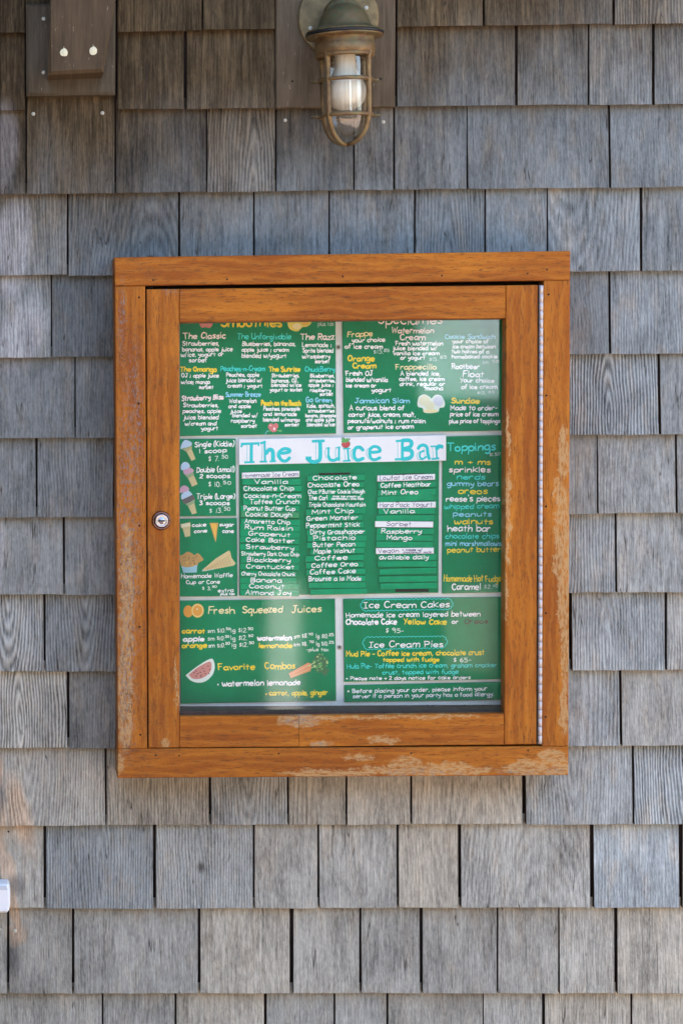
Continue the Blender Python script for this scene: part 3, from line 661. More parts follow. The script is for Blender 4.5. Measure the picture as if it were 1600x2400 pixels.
def circ(cx,cy,rx,ry=None,n=12,j=0): 
    ry=ry or rx; return [(cx+rx*(1+tr_.uniform(-j,j))*math.cos(2*math.pi*k/n),cy+ry*(1+tr_.uniform(-j,j))*math.sin(2*math.pi*k/n)) for k in range(n)]
def menu_board(q,label,d0=.0238,d1=.0275,name='menu_board',mat=None,group='green menu boards in the cabinet'):
    mb=MB(); mb.slab(q,d0,d1,.0004); o=mb.build(name,mat or M_GREEN); return tag(o,label,'menu board',group)
DL=.0277

# smoothies board
o=menu_board([(416,735),(786,731),(787.5,1016),(416,1022)],'green board hand lettered with smoothie names, top left behind the glass')
write(ZA,o,[("Smoothies",435,1005,98,92)],DL,'y',17,'heading')
write(ZA,o,[("plus tax",1348,1495,95,40)],DL,'l',6)
write(ZA,o,[("The Classic",80,475,218,52,210),("The Razz",1185,1500,224,54),("Strawberry Bliss",65,455,800,44,785)],DL,'p',11,'heading')
write(ZA,o,[("The Unforgivable",588,1090,220,52)],DL,'c',9,'heading')
write(ZA,o,[("Peaches-n-Cream",432,845,520,46),("ChuckBerry",1225,1505,525,46)],DL,'c',8.5,'heading')
write(ZA,o,[("Summer Breeze",478,805,762,42),("Go Green",1235,1475,815,44)],DL,'b',8.5,'heading')
write(ZA,o,[("The Omango",50,390,525,44),("The Sunrise",890,1175,525,46),("Peach on the Beach",815,1182,845,44)],DL,'y',12,'heading')
B7=8.2
for blk in ([("Strawberries,",72,415,280,42),("bananas, apple juice",72,540,334,38),("w/ice, yogurt or",58,455,386,38,378),("sorbet",135,300,437,38)],
 [("Blueberries, bananas,",635,1135,283,40),("apple juice ; cream",630,1070,337,36),("blended w/yogurt",630,1050,395,40)],
 [("Lemonade ;",1200,1475,292,40),("Sprite blended",1205,1490,345,38),("w/raspberry",1200,1460,400,36),("sorbet",1320,1455,446,34)],
 [("OJ ; apple juice",65,412,580,36),("w/ice; mango",58,330,642,36),("sorbet",228,360,688,34)],
 [("Peaches, apple",485,790,573,36),("juice blended w/",480,820,625,36),("cream ; yogurt",497,825,676,34)],
 [("Strawberries,",912,1170,578,34),("bananas, OJ,",910,1160,627,34),("blended w/ice",908,1188,668,34),("yogurt or sorbet",895,1200,712,32)],
 [("Blueberries,",1275,1500,580,34),("strawberries,",1268,1510,625,32),("apple juice ;",1260,1490,668,32),("raspberry",1272,1465,716,32),("sorbet",1365,1488,753,32)],
 [("Strawberries,",78,410,860,36),("peaches, apple",75,430,915,36),("juice blended",80,408,975,38),("w/cream and",95,388,1032,36),("yogurt",248,405,1078,36)],
 [("Watermelon",512,765,820,38),("and apple",505,712,868,34),("juice",522,630,915,34),("blended w/",542,775,955,34),("raspberry",530,750,1005,34),("sorbet",625,772,1053,34)],
 [("Peaches, pineapple",835,1175,892,34),("and lemonade",835,1145,942,34),("blended w/mango",832,1172,995,34),("sorbet",1035,1168,1040,32)],
 [("Kale, spinach,",1245,1505,864,36),("strawberries",1258,1500,910,32),("banana, pineapple",1230,1512,955,30),("and apple juice",1235,1500,995,32),("blended w/ice",1245,1505,1040,34)]):
    write(ZA,o,blk,DL,'w',B7)
picture('fruit_picture',ZA,o,DL,[('ras',[(228,55),(345,55),(350,90),(325,115),(290,108),(255,112),(235,90)]),('mel',circ(270,85,22,14)),('mel',circ(315,90,18,12))])
picture('fruit_picture',ZA,o,DL,[('lem',[(1055,40),(1270,40),(1275,80),(1235,105),(1200,108),(1160,145),(1110,140),(1070,110)]),('k',circ(1150,100,40,28)),('or2',circ(1225,75,34,18))])
picture('fruit_picture',ZA,o,DL,[('g1',[(870,1090),(900,1075),(910,1085),(880,1095)]),('g1',[(960,1080),(1000,1075),(1005,1095),(975,1092)]),('ras',circ(905,1045,28,30)),('ras',circ(950,1040,24,28)),('ras',circ(930,1075,30,22)),('p',circ(935,1065,9,14)),('p',circ(900,1035,7,5)),('b',[(875,1080),(855,1105),(848,1125)],5)])

# specialities board
o=menu_board([(802,730),(1177,725),(1175,1009),(806,1015)],'green board of frappes, floats and sundaes at the top right of the cabinet')
write(ZB_,o,[("Specialties",380,960,76,86,70)],DL,'p',12,'heading')
write(ZB_,o,[("Frappe",95,325,195,50,185)],DL,'k',9.5,'heading')
write(ZB_,o,[("Frappecillo",540,908,492,48)],DL,'k',9.5,'heading')
write(ZB_,o,[("Orange",100,340,415,48),("Cream",145,352,483,44),("Sundae",1050,1305,802,46)],DL,'y',12,'heading')
write(ZB_,o,[("Watermelon",500,885,158,48),("Cream",580,805,223,48)],DL,'p',10,'heading')
write(ZB_,o,[("Cookie Sandwich",992,1450,210,42),("Jamaican Slam",162,662,800,46)],DL,'b',9,'heading')
write(ZB_,o,[("Rootbeer",1055,1303,486,44),("Float",1155,1345,560,50)],DL,'w',11,'heading')
write(ZB_,o,[("$15.",335,425,348,34),("85",428,478,330,28),("$15.",845,930,415,32),("85",945,1003,393,26),("$14.",1338,1402,444,30),("50",1425,1480,428,24),("$13.",1288,1365,722,28),("85",1390,1440,712,22)],DL,'l',6,'price')
for blk in ([("your choice",135,438,243,38,236),("of ice cream",72,415,300,38)],[("Fresh OJ",82,325,548,42),("blended w/vanilla",82,460,606,40),("ice cream or",80,355,657,34),("yogurt",318,495,700,36)],
 [("Fresh watermelon",540,970,270,38),("juice blended w/",510,915,315,36),("vanilla ice cream",518,935,360,34),("or yogurt",582,805,402,34)],
 [("A blended ice,",582,945,548,38),("coffee, ice cream",570,980,597,36),("drink, regular or",575,985,642,36),("mocha",812,968,683,36)],
 [("your choice of",1058,1390,250,34),("ice cream between",1060,1450,299,34),("two halves of a",1050,1390,344,34),("homebaked cookie",1052,1468,390,34)],
 [("Your choice",1128,1440,612,38),("of ice cream",1140,1468,670,38)],
 [("A curious blend of",115,612,866,42),("carrot juice, cream, malt,",105,718,926,40),("peanuts/walnuts ; rum raisin",98,808,984,38),("or grapenut ice cream",98,700,1042,38,1035)],
 [("Made to order-",1042,1468,866,42),("price of ice cream",1038,1475,922,38),("plus price of toppings",1030,1492,984,36)]):
    write(ZB_,o,blk,DL,'w',9)
picture('scoops_picture',ZB_,o,DL,[('n',[(735,810),(750,745),(800,722),(850,745),(865,760),(900,728),(955,735),(988,800),(980,840),(940,848),(930,880),(880,893),(800,890),(785,850),(745,838)]),('vani',circ(800,780,52,46)),('lil',circ(930,785,48,46)),('k',circ(858,875,70,16)),('vani',circ(850,825,46,40))])

# sizes and cones boards
o=menu_board([(416,1029),(552,1028),(553.5,1209),(416,1210.5)],'small green board of one, two and three scoop prices with cone pictures')
for blk in ([("Single (Kiddie)",235,698,188,58,180),("1 scoop",290,612,262,50,252)],[("Double (small)",258,705,488,60,482),("2 scoops",292,650,556,50)],[("Triple (Large)",258,708,806,58,800),("3 scoops",290,645,877,50)]): write(ZC,o,blk,DL,'w',11)
write(ZC,o,[("$ 7.",398,522,358,58),("50",555,628,325,42),("$ 10.",398,552,660,56),("50",572,660,632,38),("$ 13.",410,565,970,52),("50",582,652,945,38)],DL,'n',7.5,'price')
def cone_shapes(x,y,sc_,balls,tip):
    return None
picture('cone_picture',ZG,o,DL,[('cone',[(165,235),(240,200),(298,345),(240,372)],'l'),('cone2',[(105,200),(240,140),(245,195),(165,240)],'l'),('olive',[(110,195),(238,150),(240,165),(130,215)],'l'),('blue',[(80,205),(85,170),(105,110),(150,68),(210,85),(243,110),(240,140),(190,170),(130,185)]),('cone2',[(185,270),(255,240)],4),('cone2',[(205,310),(270,280)],4),('cone2',[(222,340),(285,315)],4)])
picture('cone_picture',ZG,o,DL,[('cone',[(190,625),(275,585),(328,710),(248,745)],'l'),('olive',[(145,580),(265,530),(275,585),(190,625)],'l'),('pink',[(115,515),(205,470),(265,500),(262,530),(150,575)]),('blue',[(85,490),(90,430),(130,390),(180,395),(215,440),(205,470),(110,510)]),('cone2',[(205,650),(290,615)],4),('cone2',[(225,695),(310,660)],4)])
picture('cone_picture',ZG,o,DL,[('cone',[(190,1030),(280,985),(315,1130),(248,1148)],'l'),('olive',[(150,995),(285,925),(285,985),(190,1030)],'l'),('choc',[(102,940),(240,865),(282,910),(280,930),(150,998)]),('blue',[(92,920),(95,860),(180,800),(240,845),(240,868),(110,930)]),('pink',[(70,830),(75,770),(120,730),(180,745),(200,800),(90,838)]),('cone2',[(210,1060),(295,1020)],4),('cone2',[(225,1105),(305,1075)],4)])
o=menu_board([(416,1216),(555,1214.5),(556.5,1397),(416,1398.5)],'small green board with waffle cup, cake cone and sugar cone pictures')
write(ZC,o,[("cake",205,368,1137,42,1130),("cone",228,378,1208,42,1200),("sugar",530,695,1128,42),("cone",563,692,1208,42)],DL,'w',10)
write(ZC,o,[("Homemade Waffle",75,680,1747,48,1732),("Cup or Cone",135,530,1815,44,1808),("extra",512,690,1912,46),("plus tax",540,705,1946,28)],DL,'w',8.5)
write(ZC,o,[("$ 3.",325,430,1885,42),("50",440,495,1858,24)],DL,'n',6.5,'price')
picture('cone_picture',ZG,o,DL,[('cone',[(80,1290),(222,1262),(228,1325),(220,1345),(222,1462),(148,1478),(110,1350),(92,1350)],'l'),('vani',[(92,1295),(218,1272),(220,1318),(96,1342)],'l'),('cone2',[(110,1355),(218,1340)],5)])
picture('cone_picture',ZG,o,DL,[('sug',[(502,1272),(628,1272),(590,1555)],'l'),('or2',[(525,1290),(600,1290),(588,1480)],'l'),('sug',[(560,1290),(590,1400)],6)])
cupsh=[('cup',[(95,1905),(325,1870),(315,1990),(120,1995)],'l'),('blue',[(95,1900),(325,1865),(327,1885),(97,1920)],'l'),('brn',[(55,1745),(110,1735),(180,1690),(250,1715),(280,1740),(330,1712),(385,1760),(412,1810),(340,1850),(320,1880),(200,1915),(100,1900),(75,1830)])]
for k in range(26): 
    a,b_=tr_.uniform(110,330),tr_.uniform(1745,1880); cupsh.append((tr_.choice(['brnd','brnd','wafd','or2']),circ(a,b_,tr_.uniform(6,13),tr_.uniform(5,9),6)))
picture('waffle_cup_picture',ZG,o,DL,cupsh)
wc=[('waf',[(388,1975),(400,1950),(590,1790),(780,1672),(800,1690),(820,1780),(882,1860),(850,1890),(560,1945),(440,1972)],'l'),('cup',[(388,1975),(395,1960),(450,1960),(570,1940),(560,1950)],'l')]
for k in range(9): f=k/9; wc.append(('wafd',[(460+f*340,1935-f*200-10),(480+f*360,1958-f*60-12)],5))
for k in range(4): wc.append(('wafd',[(440,1950),(800-20*k*0,1745+38*k)],4))
picture('waffle_cone_picture',ZG,o,DL,wc)

# centre board with the flavour strips
ctr=menu_board([(560.5,1060),(1029,1052),(1027,1389),(561,1396)],'large central green board carrying the rows of flavour strips')
mb=MB(); 
for q in ([(725,1186),(975,1186),(975,1206),(722,1208)],[(720,322),(945,318),(945,332),(720,334)],[(150,316),(385,312),(385,330),(150,332)]): mb.slab([ZD(*p) for p in q],.0276,.0279)
mb.build('slot',M_HOLE,ctr)
DS0,DS1=.0282,.0312
def strip(z,q,text,tx,h,th,colour,label,mat=None,header=False,extra=None):
    (x0,y0),(x1,y1),hh=q                       # left top, right top, height
    mb=MB(); mb.slab([z(x0,y0),z(x1,y1),z(x1-1,y1+hh),z(x0-1,y0+hh)],DS0,DS1,.0003)
    o=mb.build('header_strip' if header else 'flavour_strip',mat or (M_BANNER if header else M_STRIP)); tag(o,label,'header strip' if header else 'flavour strip','flavour strips on the central board' if not header else 'white header strips on the central board')
    if text:
        def yy(x): return y0+(y1-y0)*(x-x0)/(x1-x0)+hh*.80
        write(z,o,[(text,tx[0],tx[1],yy(tx[0]),h,yy(tx[1]))],DS1+.0002,colour,th)
    if extra: write(z,o,extra,DS1+.0002,colour,4.2)
    return o
c1=[("Vanilla",797,1490,570,0,945,1335),("Chocolate Chip",803,1502,652,-4,820,1405),("Cookies-n-Cream",805,1508,738,-2,820,1490),("Toffee Crunch",808,1503,808,0,885,1465),("Peanut Butter Cup",780,1475,885,2,820,1425),
 ("Cookie Dough",783,1470,955,8,840,1380),("Amaretto Chip",783,1482,1036,18,825,1362),("Rum Raisin",775,1480,1106,22,830,1390),("Grapenut",772,1478,1176,28,872,1365),("Cake Batter",770,1470,1250,26,845,1415),
 ("Strawberry",770,1468,1340,16,845,1410),("Strawberry Dark Choc Chip",775,1475,1418,12,790,1470),("Blackberry",780,1475,1492,12,857,1370),("Crantucket",775,1472,1572,10,845,1415),("Cherry Chocolate Chunk",770,1438,1656,8,790,1425),
 ("Banana",772,1440,1735,6,897,1260),("Coconut",775,1470,1808,6,880,1295),("Almond Joy",775,1470,1884,6,835,1378)]
BR={"Almond Joy":"green flavour strip at the very bottom of the left flavour column","Coffee Oreo":"green coffee flavour strip with the second coffee flavour in the middle column","Chocolate Oreo":"second green strip from the top of the middle flavour column",
 "Coffee Heathbar":"green strip directly below the white lowfat header in the right column","Mint Oreo":"second green strip below the white lowfat header in the right column","The Carl":"fourth green strip of the middle column, with two tiny lines at its right"}
strip(ZC,((795,495),(1475,476),70),"Homemade Ice Cream",(808,1460),48,5.5,'v',"white header strip reading Homemade Ice Cream above the left flavour column",header=True)
for t_,x0,x1,y,sl_,a,b_ in c1:
    strip(ZC,((x0,y),(x1,y+sl_),69),t_,(a,b_),50 if len(t_)<20 else 44,9.5 if len(t_)<20 else 8,'w',BR.get(t_,"green flavour strip lettered %s in the left flavour column"%t_),M_BRIGHT if t_=="Cookie Dough" else None)
c2=[("Chocolate",65,497,336,-10,108,435),("Chocolate Oreo",65,490,387,-8,70,452),("Choc P.Butter Cookie Dough",68,492,436,-4,70,492),("The Carl",72,490,483,-4,75,215),("Triple Chocolate Mountain",70,500,534,-3,75,498),
 ("Mint Chip",55,500,590,-14,100,410),("Green Monster",48,478,638,-12,62,440),("Peppermint Stick",50,488,692,-12,57,455),("Dirty Grasshopper",60,503,742,-9,90,492),("Pistachio",65,510,786,-6,112,425),
 ("Butter Pecan",60,502,838,-11,107,422),("Maple Walnut",88,492,886,-12,112,418),("Coffee",52,490,938,-12,120,365),("Coffee Oreo",57,488,990,-12,97,442),("Coffee Cake",57,500,1041,-11,85,425),("Brownie a la Mode",72,500,1091,-6,75,467),
 ("",75,502,1138,-5,0,0),("",87,512,1188,-9,0,0)]
for k,(t_,x0,x1,y,sl_,a,b_) in enumerate(c2):
    lb=BR.get(t_,"green flavour strip lettered %s in the middle flavour column"%t_) if t_ else ("blank green strip below the brownie strip" if k==16 else "lowest blank green strip of the middle flavour column")
    ex=[("choc ice cream w/",255,465,497,15),("marshmallow + choc chips",245,485,515,15)] if t_=="The Carl" else None
    strip(ZD,((x0,y),(x1,y+sl_),43),t_,(a,b_),33 if len(t_)<20 else 30,6 if len(t_)<20 else 5.2,'w',lb,None,False,ex)
c3=[("Lowfat Ice Cream",590,1022,335,-13,608,1002,1),("Coffee Heathbar",595,1025,390,-14,615,990,0),("Mint Oreo",593,1025,443,-10,622,892,0),("",587,1010,492,-16,0,0,0),("Hard Pack Yogurt",592,1027,535,-4,608,1000,1),
 ("Vanilla",598,1020,583,-4,638,867,0),("",580,1012,633,-4,0,0,0),("Sorbet",573,1008,677,3,658,843,1),("Raspberry",585,1012,733,-2,620,918,0),("Mango",580,1008,779,2,660,848,0),("",580,1005,829,2,0,0,0),
 ("Vegan",580,1012,879,-3,597,750,1),("available daily",590,1030,928,-3,605,970,0),("",592,1032,977,-2,0,0,0),("",605,1030,1036,-11,0,0,0),("",602,1038,1091,-5,0,0,0),("",612,1038,1144,-7,0,0,0)]
BL={3:"blank green strip just above the white Hard Pack Yogurt header",6:"blank green strip between the right column's Vanilla strip and the Sorbet header",10:"blank green strip just above the white Vegan header",
 13:"blank green strip directly below the available daily strip",14:"second blank green strip below the available daily strip",15:"blank green strip second from the bottom of the right flavour column",16:"bottom blank green strip of the right column, above a dark slot"}
for k,(t_,x0,x1,y,sl_,a,b_,hd) in enumerate(c3):
    lb=BL.get(k) or BR.get(t_) or ("white header strip reading %s in the right flavour column"%t_ if hd else "green flavour strip lettered %s in the right flavour column"%t_)
    ex=[("* made w/",775,925,899,15),("coconut milk",785,998,917,17)] if t_=="Vegan" else None
    strip(ZD,((x0,y),(x1,y+sl_),44),t_,(a,b_),32,4.2 if hd else 6,'v' if hd else 'w',lb,None,bool(hd),ex)

# banner
ban=menu_board([(560,1030),(1045,1020),(1045,1079.5),(560,1089.5)],'white banner with big turquoise slab letters across the central board',.0276,.0305,'name_banner',M_BANNER,None)
Z1=Z(550,1010,.1594); Z2=Z(800,1010,.1594); DB=.0307
def brush(z,lst):
    lst=[(p_,w_*1.28 if w_>10 else w_) for p_,w_ in lst]
    mb=MB()
    for pts,w_ in lst:
        pp=[tuple(float(c) for c in q.split(',')) for q in pts.lstrip('s').split()]
        if pts[0]=='s': pp=catmull(pp,6)
        ribbon(mb,[z(*q) for q in pp],w_*z.k,DB)
    return mb
for nm,z,ls in (('T',Z1,[("98,228 112,190",30),("105,192 350,182",38),("345,178 352,215",24),("245,190 243,455",50),("150,462 280,458",30),("182,205 180,445",8)]),
 ('h',Z1,[("385,178 445,165",34),("438,155 446,445",30),("405,190 398,435",8),("378,452 465,450",28),("s460,330 500,280 545,282 562,330 562,440",44),("522,448 595,444",28)]),
 ('e',Z1,[("s690,330 800,308 795,272 725,262 668,300 652,365 690,430 755,440 808,392",36),("s660,275 625,320 622,370 655,425",8)]),
 ('J',Z1,[("1150,152 1305,146",42),("s1255,150 1258,330 1248,420 1190,455 1110,445 1072,405",42),("1062,400 1108,400",52),("1193,165 1193,430",8)]),
 ('u',Z1,[("1345,252 1395,252",16),("1378,250 1378,380",32),("s1378,370 1400,420 1460,432 1535,395",34),("1485,248 1545,240",16),("1532,240 1532,430",32),("s1350,250 1328,320 1345,400",8),("s1490,248 1480,310 1482,400",8)]),
 ('i',Z2,[("32,262 122,258",22),("92,262 104,425",30),("42,270 54,420",8),("32,442 125,436",28)]),
 ('c',Z2,[("s318,285 275,242 215,248 186,310 192,390 240,430 322,402",38),("s195,250 145,290 135,350 170,430",8)]),
 ('e',Z2,[("s435,316 560,300 548,248 480,228 425,265 415,340 440,410 500,422 568,392",34),("s430,235 375,280 370,350 405,415",8)]),
 ('B',Z2,[("810,150 905,140",34),("895,140 895,415",44),("826,160 830,395",8),("795,418 905,416",34),("s900,138 1000,140 1032,185 1000,240 915,262",42),("s915,275 1015,285 1038,345 1000,398 900,414",44)]),
 ('a',Z2,[("s1125,262 1150,225 1205,208 1255,240 1268,330 1290,412",36),("1205,250 1225,380",8),("s1215,290 1160,318 1150,380 1190,412 1245,380",22),("s1150,300 1108,350 1120,410 1180,425",8)]),
 ('r',Z2,[("1315,228 1395,225",26),("1394,225 1402,405",28),("1335,235 1348,400",8),("1332,412 1425,405",30),("s1400,262 1435,225 1480,235",44)])):
    brush(z,ls).build('banner_letter',paint('t'),ban)
picture('strawberry_picture',Z2,ban,DB,[('r',[(10,165),(60,150),(120,165),(125,205),(95,240),(60,250),(20,232),(4,200)]),('g1',[(-5,160),(10,130),(-15,118),(20,108),(45,100),(60,120),(90,98),(95,122),(125,115),(105,145),(125,165),(80,160),(60,182),(40,165),(15,178)],'l'),
 ('d',[(0,120),(20,98),(45,105)],6),('d',[(95,108),(125,115),(110,140)],6),('d',circ(40,205,4,4,6)),('d',circ(85,205,4,4,6)),('d',circ(60,225,4,4,6)),('d',[(4,180),(8,215),(40,245),(90,243),(122,210),(125,170)],5)])

# toppings board
o=menu_board([(1037,1023),(1176,1020),(1174,1388),(1036,1391)],'tall green board headed Toppings along the right side of the cabinet')
write(ZD,o,[("Toppings",1115,1472,150,60,142)],DL,'c',11,'heading')
write(ZD,o,[("$1.50",1432,1508,190,24,182),("$2.",1390,1448,1182,28),("40",1455,1492,1172,20)],DL,'l',4.5,'price')
write(ZD,o,[("m + ms",1172,1437,250,42)],DL,'y',8); write(ZD,o,[("sprinkles",1128,1435,308,40)],DL,'p',8); write(ZD,o,[("nerds",1185,1392,362,38),("whipped cream",1092,1502,585,38,578),("chocolate chips",1100,1500,806,38)],DL,'c',6.5)
write(ZD,o,[("gummy bears",1112,1497,412,38),("peanuts",1157,1443,640,38),("mini marshmallows",1100,1517,860,36)],DL,'b',6.5)
write(ZD,o,[("oreos",1195,1413,470,42)],DL,'y',8); write(ZD,o,[("walnuts",1165,1453,697,40)],DL,'y',8); write(ZD,o,[("peanut butter",1115,1512,910,38,905)],DL,'y',7); write(ZD,o,[("Homemade Hot Fudge",1088,1515,1128,46)],DL,'y',7)
write(ZD,o,[("reese's pieces",1105,1508,527,42),("heath bar",1117,1435,752,44),("Caramel",1150,1362,1190,46)],DL,'w',8)

# juices board
o=menu_board([(422,1408),(785,1404),(787.5,1642),(424,1649)],'green board headed Fresh Squeezed Juices with orange, melon and carrot pictures')
write(ZE,o,[("Fresh",316,560,195,62,190),("Squeezed",638,1008,187,62,180),("Juices",1100,1375,182,62,178)],DL,'k',11,'heading')
write(ZE,o,[("carrot",70,282,378,44),("orange",68,298,514,42),("lemonade",790,1100,516,42,512),("~ carrot, apple, ginger",855,1438,966,46,958)],DL,'y',12)
write(ZE,o,[("Favorite",412,750,724,52,718),("Combos",850,1130,717,60,712)],DL,'y',11,'heading')
write(ZE,o,[("apple",80,275,453,42),("watermelon",780,1098,443,44)],DL,'w',13); write(ZE,o,[("~ watermelon lemonade",400,1180,876,50,864)],DL,'w',11)
write(ZE,o,[("sm $10.",310,475,375,38,370),("50",482,520,348,22),("lg $12.",528,680,370,38),("50",690,735,347,22),("sm $10.",310,468,444,36),("50",472,512,420,22),("lg $12.",528,680,442,40),("50",692,735,413,22),
 ("sm $10.",315,470,512,36),("50",475,515,486,22),("lg $12.",535,688,505,38),("50",698,742,478,22),("sm $8.",1120,1248,428,36,418),("70",1258,1298,398,20),("lg $10.",1330,1440,424,36),("25",1448,1495,405,24),
 ("sm $8.",1120,1248,500,36,495),("70",1265,1305,470,20),("lg $10.",1330,1445,494,36),("25",1450,1495,475,24),("-plus tax",1240,1445,546,30)],DL,'n',6.2,'price')
osh=[('or',circ(125,172,46,56)),('or2',circ(213,165,60,66)),('k',circ(213,165,52,58)),('or',circ(213,165,46,52))]
for k in range(10): a=2*math.pi*k/10; osh.append(('or2',[(213+9*math.cos(a),165+9*math.sin(a)),(213+43*math.cos(a),165+49*math.sin(a))],4))
osh.append(('w',circ(210,150,7,6,6))); picture('orange_picture',ZE,o,DL,osh)
wm=[('n',[(100,775),(210,690),(335,618),(368,650),(374,710),(350,775),(290,830),(220,845),(150,825)]),('mel',[(130,770),(215,700),(325,645),(345,690),(330,745),(280,790),(220,810),(165,805)])]
for a,b_ in ((312,688),(326,720),(262,710),(238,748),(215,760),(198,735),(180,752),(200,782),(248,775),(288,760),(320,758),(245,790),(275,735)): wm.append(('d',circ(a,b_,7,5,6)))
picture('watermelon_picture',ZE,o,DL,wm)
cr=[('g2',circ(1370,660,72,85,14,.15)),('g2',[(1320,700),(1400,710),(1465,720),(1440,745),(1420,785),(1370,745)],'l')]
for k in range(34): a,rr_=tr_.uniform(0,6.28),tr_.uniform(0,1)**.6; cr.append((tr_.choice(['g1','g3','g1','g2']),circ(1370+66*rr_*math.cos(a),655+80*rr_*math.sin(a),tr_.uniform(6,15),tr_.uniform(6,14),6,.3)))
cr+= [('g3',[(1255,690),(1320,650)],12),('g3',[(1255,715),(1330,690)],12),('carr',[(1072,755),(1255,655),(1290,670),(1275,735),(1095,800)],'l'),('carr2',[(1100,760),(1260,680)],9),('carr2',[(1110,782),(1265,715)],8),('carr2',[(1076,757),(1094,797)],9)]
picture('carrot_picture',ZE,o,DL,cr)

# cakes board and allergy board
o=menu_board([(804.5,1404),(1176,1399),(1174,1592),(807,1598)],'green board of ice cream cakes and pies with scalloped turquoise outlines')
for x0,x1,y0,y1,yr in ((210,1070,58,158,-6),(230,1018,402,512,-6)):
    mb=MB(); pts=[]; n1=24
    def lobes(a,b,n,bx,by):
        for k in range(n):
            for j in range(5):
                f=(k+j/5)/n; s_=math.sin(math.pi*j/5)*9; pts.append((a[0]+(b[0]-a[0])*f+bx*s_,a[1]+(b[1]-a[1])*f+by*s_))
    lobes((x0+35,y0+8),(x1-35,y0),19,0,-1); lobes((x1-35,y0),(x1-10,y0+45),2,1,0); lobes((x1-10,y0+45),(x1-40,y1-14),2,1,.3); lobes((x1-40,y1-14),(x0+35,y1),19,0,1); lobes((x0+35,y1),(x0+6,y0+55),2,-1,0); lobes((x0+6,y0+55),(x0+35,y0+8),2,-1,0)
    ribbon(mb,[ZF(*q) for q in pts+[pts[0]]],5.5*ZF.k,DL); mb.build('scalloped_outline',paint('c'),o)
write(ZF,o,[("Ice Cream Cakes",245,1028,137,56,128),("Ice Cream Pies",292,970,498,54,494)],DL,'w',9,'heading')
write(ZF,o,[("Homemade ice cream layered between",85,1312,224,46,212),("or",1055,1110,280,38)],DL,'w',8.5); write(ZF,o,[("Chocolate Cake",82,545,290,48,286)],DL,'w',12)
write(ZF,o,[("Yellow Cake",610,1000,286,46)],DL,'y',11); write(ZF,o,[("Oreos",1168,1380,282,48,278)],DL,'d',9)
write(ZF,o,[("$ 95-",445,610,363,42),("$ 65-",1068,1228,632,40)],DL,'n',6.5,'price')
write(ZF,o,[("Mud Pie - Coffee ice cream, chocolate crust",85,1350,580,46,566),("topped with fudge",420,935,628,36)],DL,'y',10)
write(ZF,o,[("Hula Pie- Toffee crunch ice cream, graham cracker",92,1465,692,42,678),("crust, topped with fudge",415,1112,747,38,740)],DL,'c',7.5)
write(ZF,o,[("* Please note > 2 days notice for cake orders",80,1220,800,32,790)],DL,'w',7)
o=menu_board([(807,1606.5),(1173,1598.5),(1173,1639.5),(807.5,1645.5)],'narrow green board with the two line food allergy notice at bottom right')
write(ZF,o,[("* Before placing your order, please inform your",95,1375,918,36,893),("server if a person in your party has a food allergy.",145,1438,966,36,944)],DL,'w',7)

# ------------------------------------------------------------------ brass bulkhead lantern
DLm=.095                       # depth of the lantern's axis
base=P(812.5,342,DLm); K2=(P(880,150,DLm)-P(745,150,DLm)).length/135
top0=P(811.5,0,DLm)
AX=(top0-base).normalized(); 
def lh(py): return (P(812,py,DLm).z-base.z)
rotl=AX.to_track_quat('Z','Y').to_matrix().to_4x4() @ Matrix.Rotation(R(0),4,'Y')
rotl = Matrix.Rotation(R(1.2),4,'Y') @ Matrix.Identity(4)
rotl = Matrix.Rotation(R(-1.4),4,'Y')
ML=Matrix.Translation(base)@rotl
lamp=empty('wall_lantern',base); tag(lamp,'weathered brass caged bulkhead lantern with white bulb above the cabinet','lantern')
def pr(lst,s=0): return [(r*K2, lh(y+s)) for r,y in lst]
# back plate
pc=P(792,42,.0215); Mp=Matrix.Translation(pc)@Matrix.Rotation(R(90),4,'X')
mb=MB(); mb.lathe([(92*K,-.0005),(92*K,.0045),(90*K,.0065),(86*K,.0072),(.00001,.0072)],Mp,64)
bp=mb.build('back_plate',simple('pitted_brass_plate',(.175,.125,.055),.6,.35,.45),lamp)
for px,py in ((727,66),(858,18)):
    s_=disc_obj('screw',px,py,.0287,5,.0012,M_NAIL,bp,14)
# neck from plate to hood
a0=P(800,38,.02); a1=ML@Vector((0,0,lh(40)))
mb=MB(); mb.tube([a0,a0.lerp(a1,.5)+Vector((0,0,.004)),a1],[.030,.029,.030],20); mb.build('neck',M_HOOD,lamp,True)
mb=MB(); mb.lathe(pr([(.01,1),(18,2.5),(34,9),(46,19),(54,31),(59,44),(62,53),(67,58),(77,62),(88,66),(90,68),(88,70),(60,70)],7),ML,64); mb.build('hood',M_HOOD,lamp,True)
mb=MB(); mb.lathe(pr([(60,70.5),(90,70.5),(91.5,72),(91.5,74.5),(90,76),(60,76)],7),ML,64); mb.build('gasket',M_RUB,lamp,True)
mb=MB(); mb.lathe(pr([(60,76.5),(89,76.5),(90.5,78.5),(89,81),(72,83),(70,84),(69,88),(69,97),(70.5,99),(71,112),(70,119),(66,123),(60,126),(50,127),(50,118)],7),ML,64); mb.build('collar',M_BRASS,lamp,True)
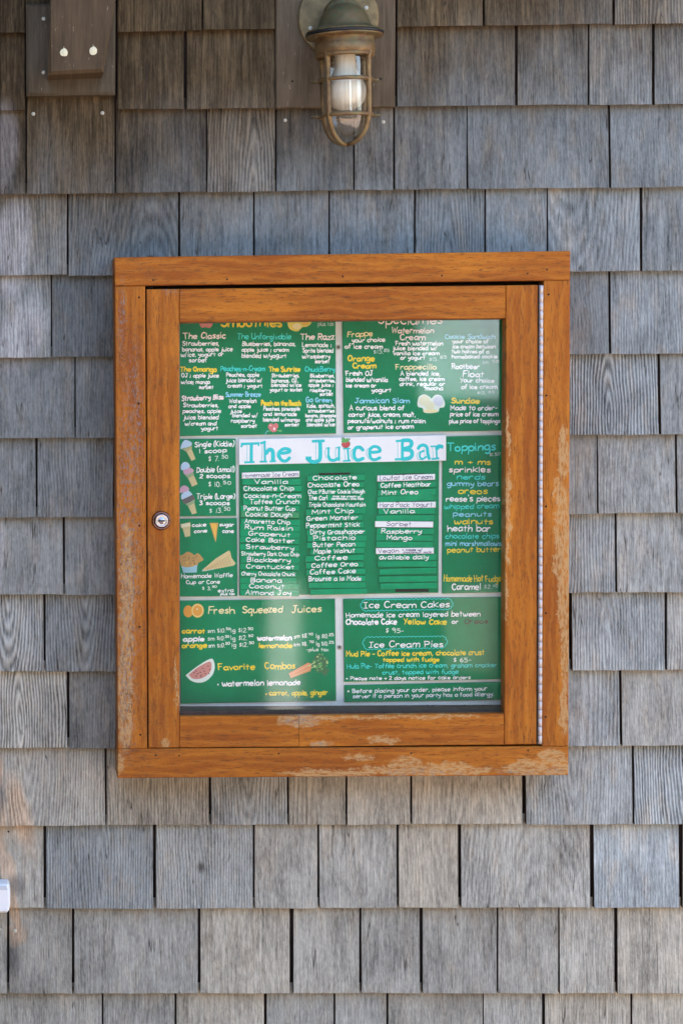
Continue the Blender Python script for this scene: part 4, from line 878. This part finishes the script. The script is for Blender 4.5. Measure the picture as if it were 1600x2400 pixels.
for a in (-62,25,150): 
    p_=ML@Vector((80*K2*math.sin(R(a)),-80*K2*math.cos(R(a)),lh(86))); mb=MB(); mb.lathe([(.00001,-.0035),(.003,-.003),(.0034,0),(.003,.001)],Matrix.Translation(p_),6); mb.build('bolt',M_BRASS,lamp)
# glass jar and bulb
mb=MB(); mb.lathe(pr([(50,116),(50,262),(48,282),(43,298),(34,311),(22,320),(10,324),(.01,325)]),ML,56); mb.build('glass_jar',M_JAR,lamp,True)
mb=MB(); mb.lathe(pr([(26,112),(25,130),(24,145),(26,160),(32,176),(40,188),(46,202),(47.5,215),(46,229),(40,243),(30,252),(18,257),(.01,259)]),ML,40); mb.build('bulb',M_BULB,lamp,True)
# cage: upright ribs, two rings, lugs and the loop below
for a in (-50,52,128,-128):
    sa,ca=math.sin(R(a)),math.cos(R(a)); pts=[]
    for r,y in ((63,120),(62,134),(61,160),(61,200),(61,240),(60,270),(57,286),(52,302),(44,316),(32,328),(17,336),(1,339)):
        pts.append(ML@Vector((r*K2*sa,-r*K2*ca,lh(y))))
    mb=MB(); mb.tube(pts,[.0056,.0048]+[.0042]*8+[.0036,.0032],8); mb.build('cage_rib',M_BRASS,lamp,True)
for y in (189,272):
    pts=[ML@Vector(((62 if y<200 else 60.5)*K2*math.sin(2*math.pi*k/40),-(62 if y<200 else 60.5)*K2*math.cos(2*math.pi*k/40),lh(y))) for k in range(40)]
    mb=MB(); mb.tube(pts,.0026,8,closed=True,flat=(1,1.25)); mb.build('cage_ring',M_BRASS,lamp,True)
    for sgn in (-1,1):
        pts=[ML@Vector((sgn*(60+t_*21)*K2,.004+.006*t_,lh(y)+.001*t_)) for t_ in (0,.4,.8,1)]
        mb=MB(); mb.tube(pts,[.005,.0048,.0042,.002],8,flat=(1.3,.55)); mb.build('lug',M_HOOD,lamp,True)
for y in (131,): 
    pts=[ML@Vector((64*K2*math.sin(2*math.pi*k/40),-64*K2*math.cos(2*math.pi*k/40),lh(y))) for k in range(40)]
    mb=MB(); mb.tube(pts,.0036,8,closed=True); mb.build('cage_ring',M_BRASS,lamp,True)
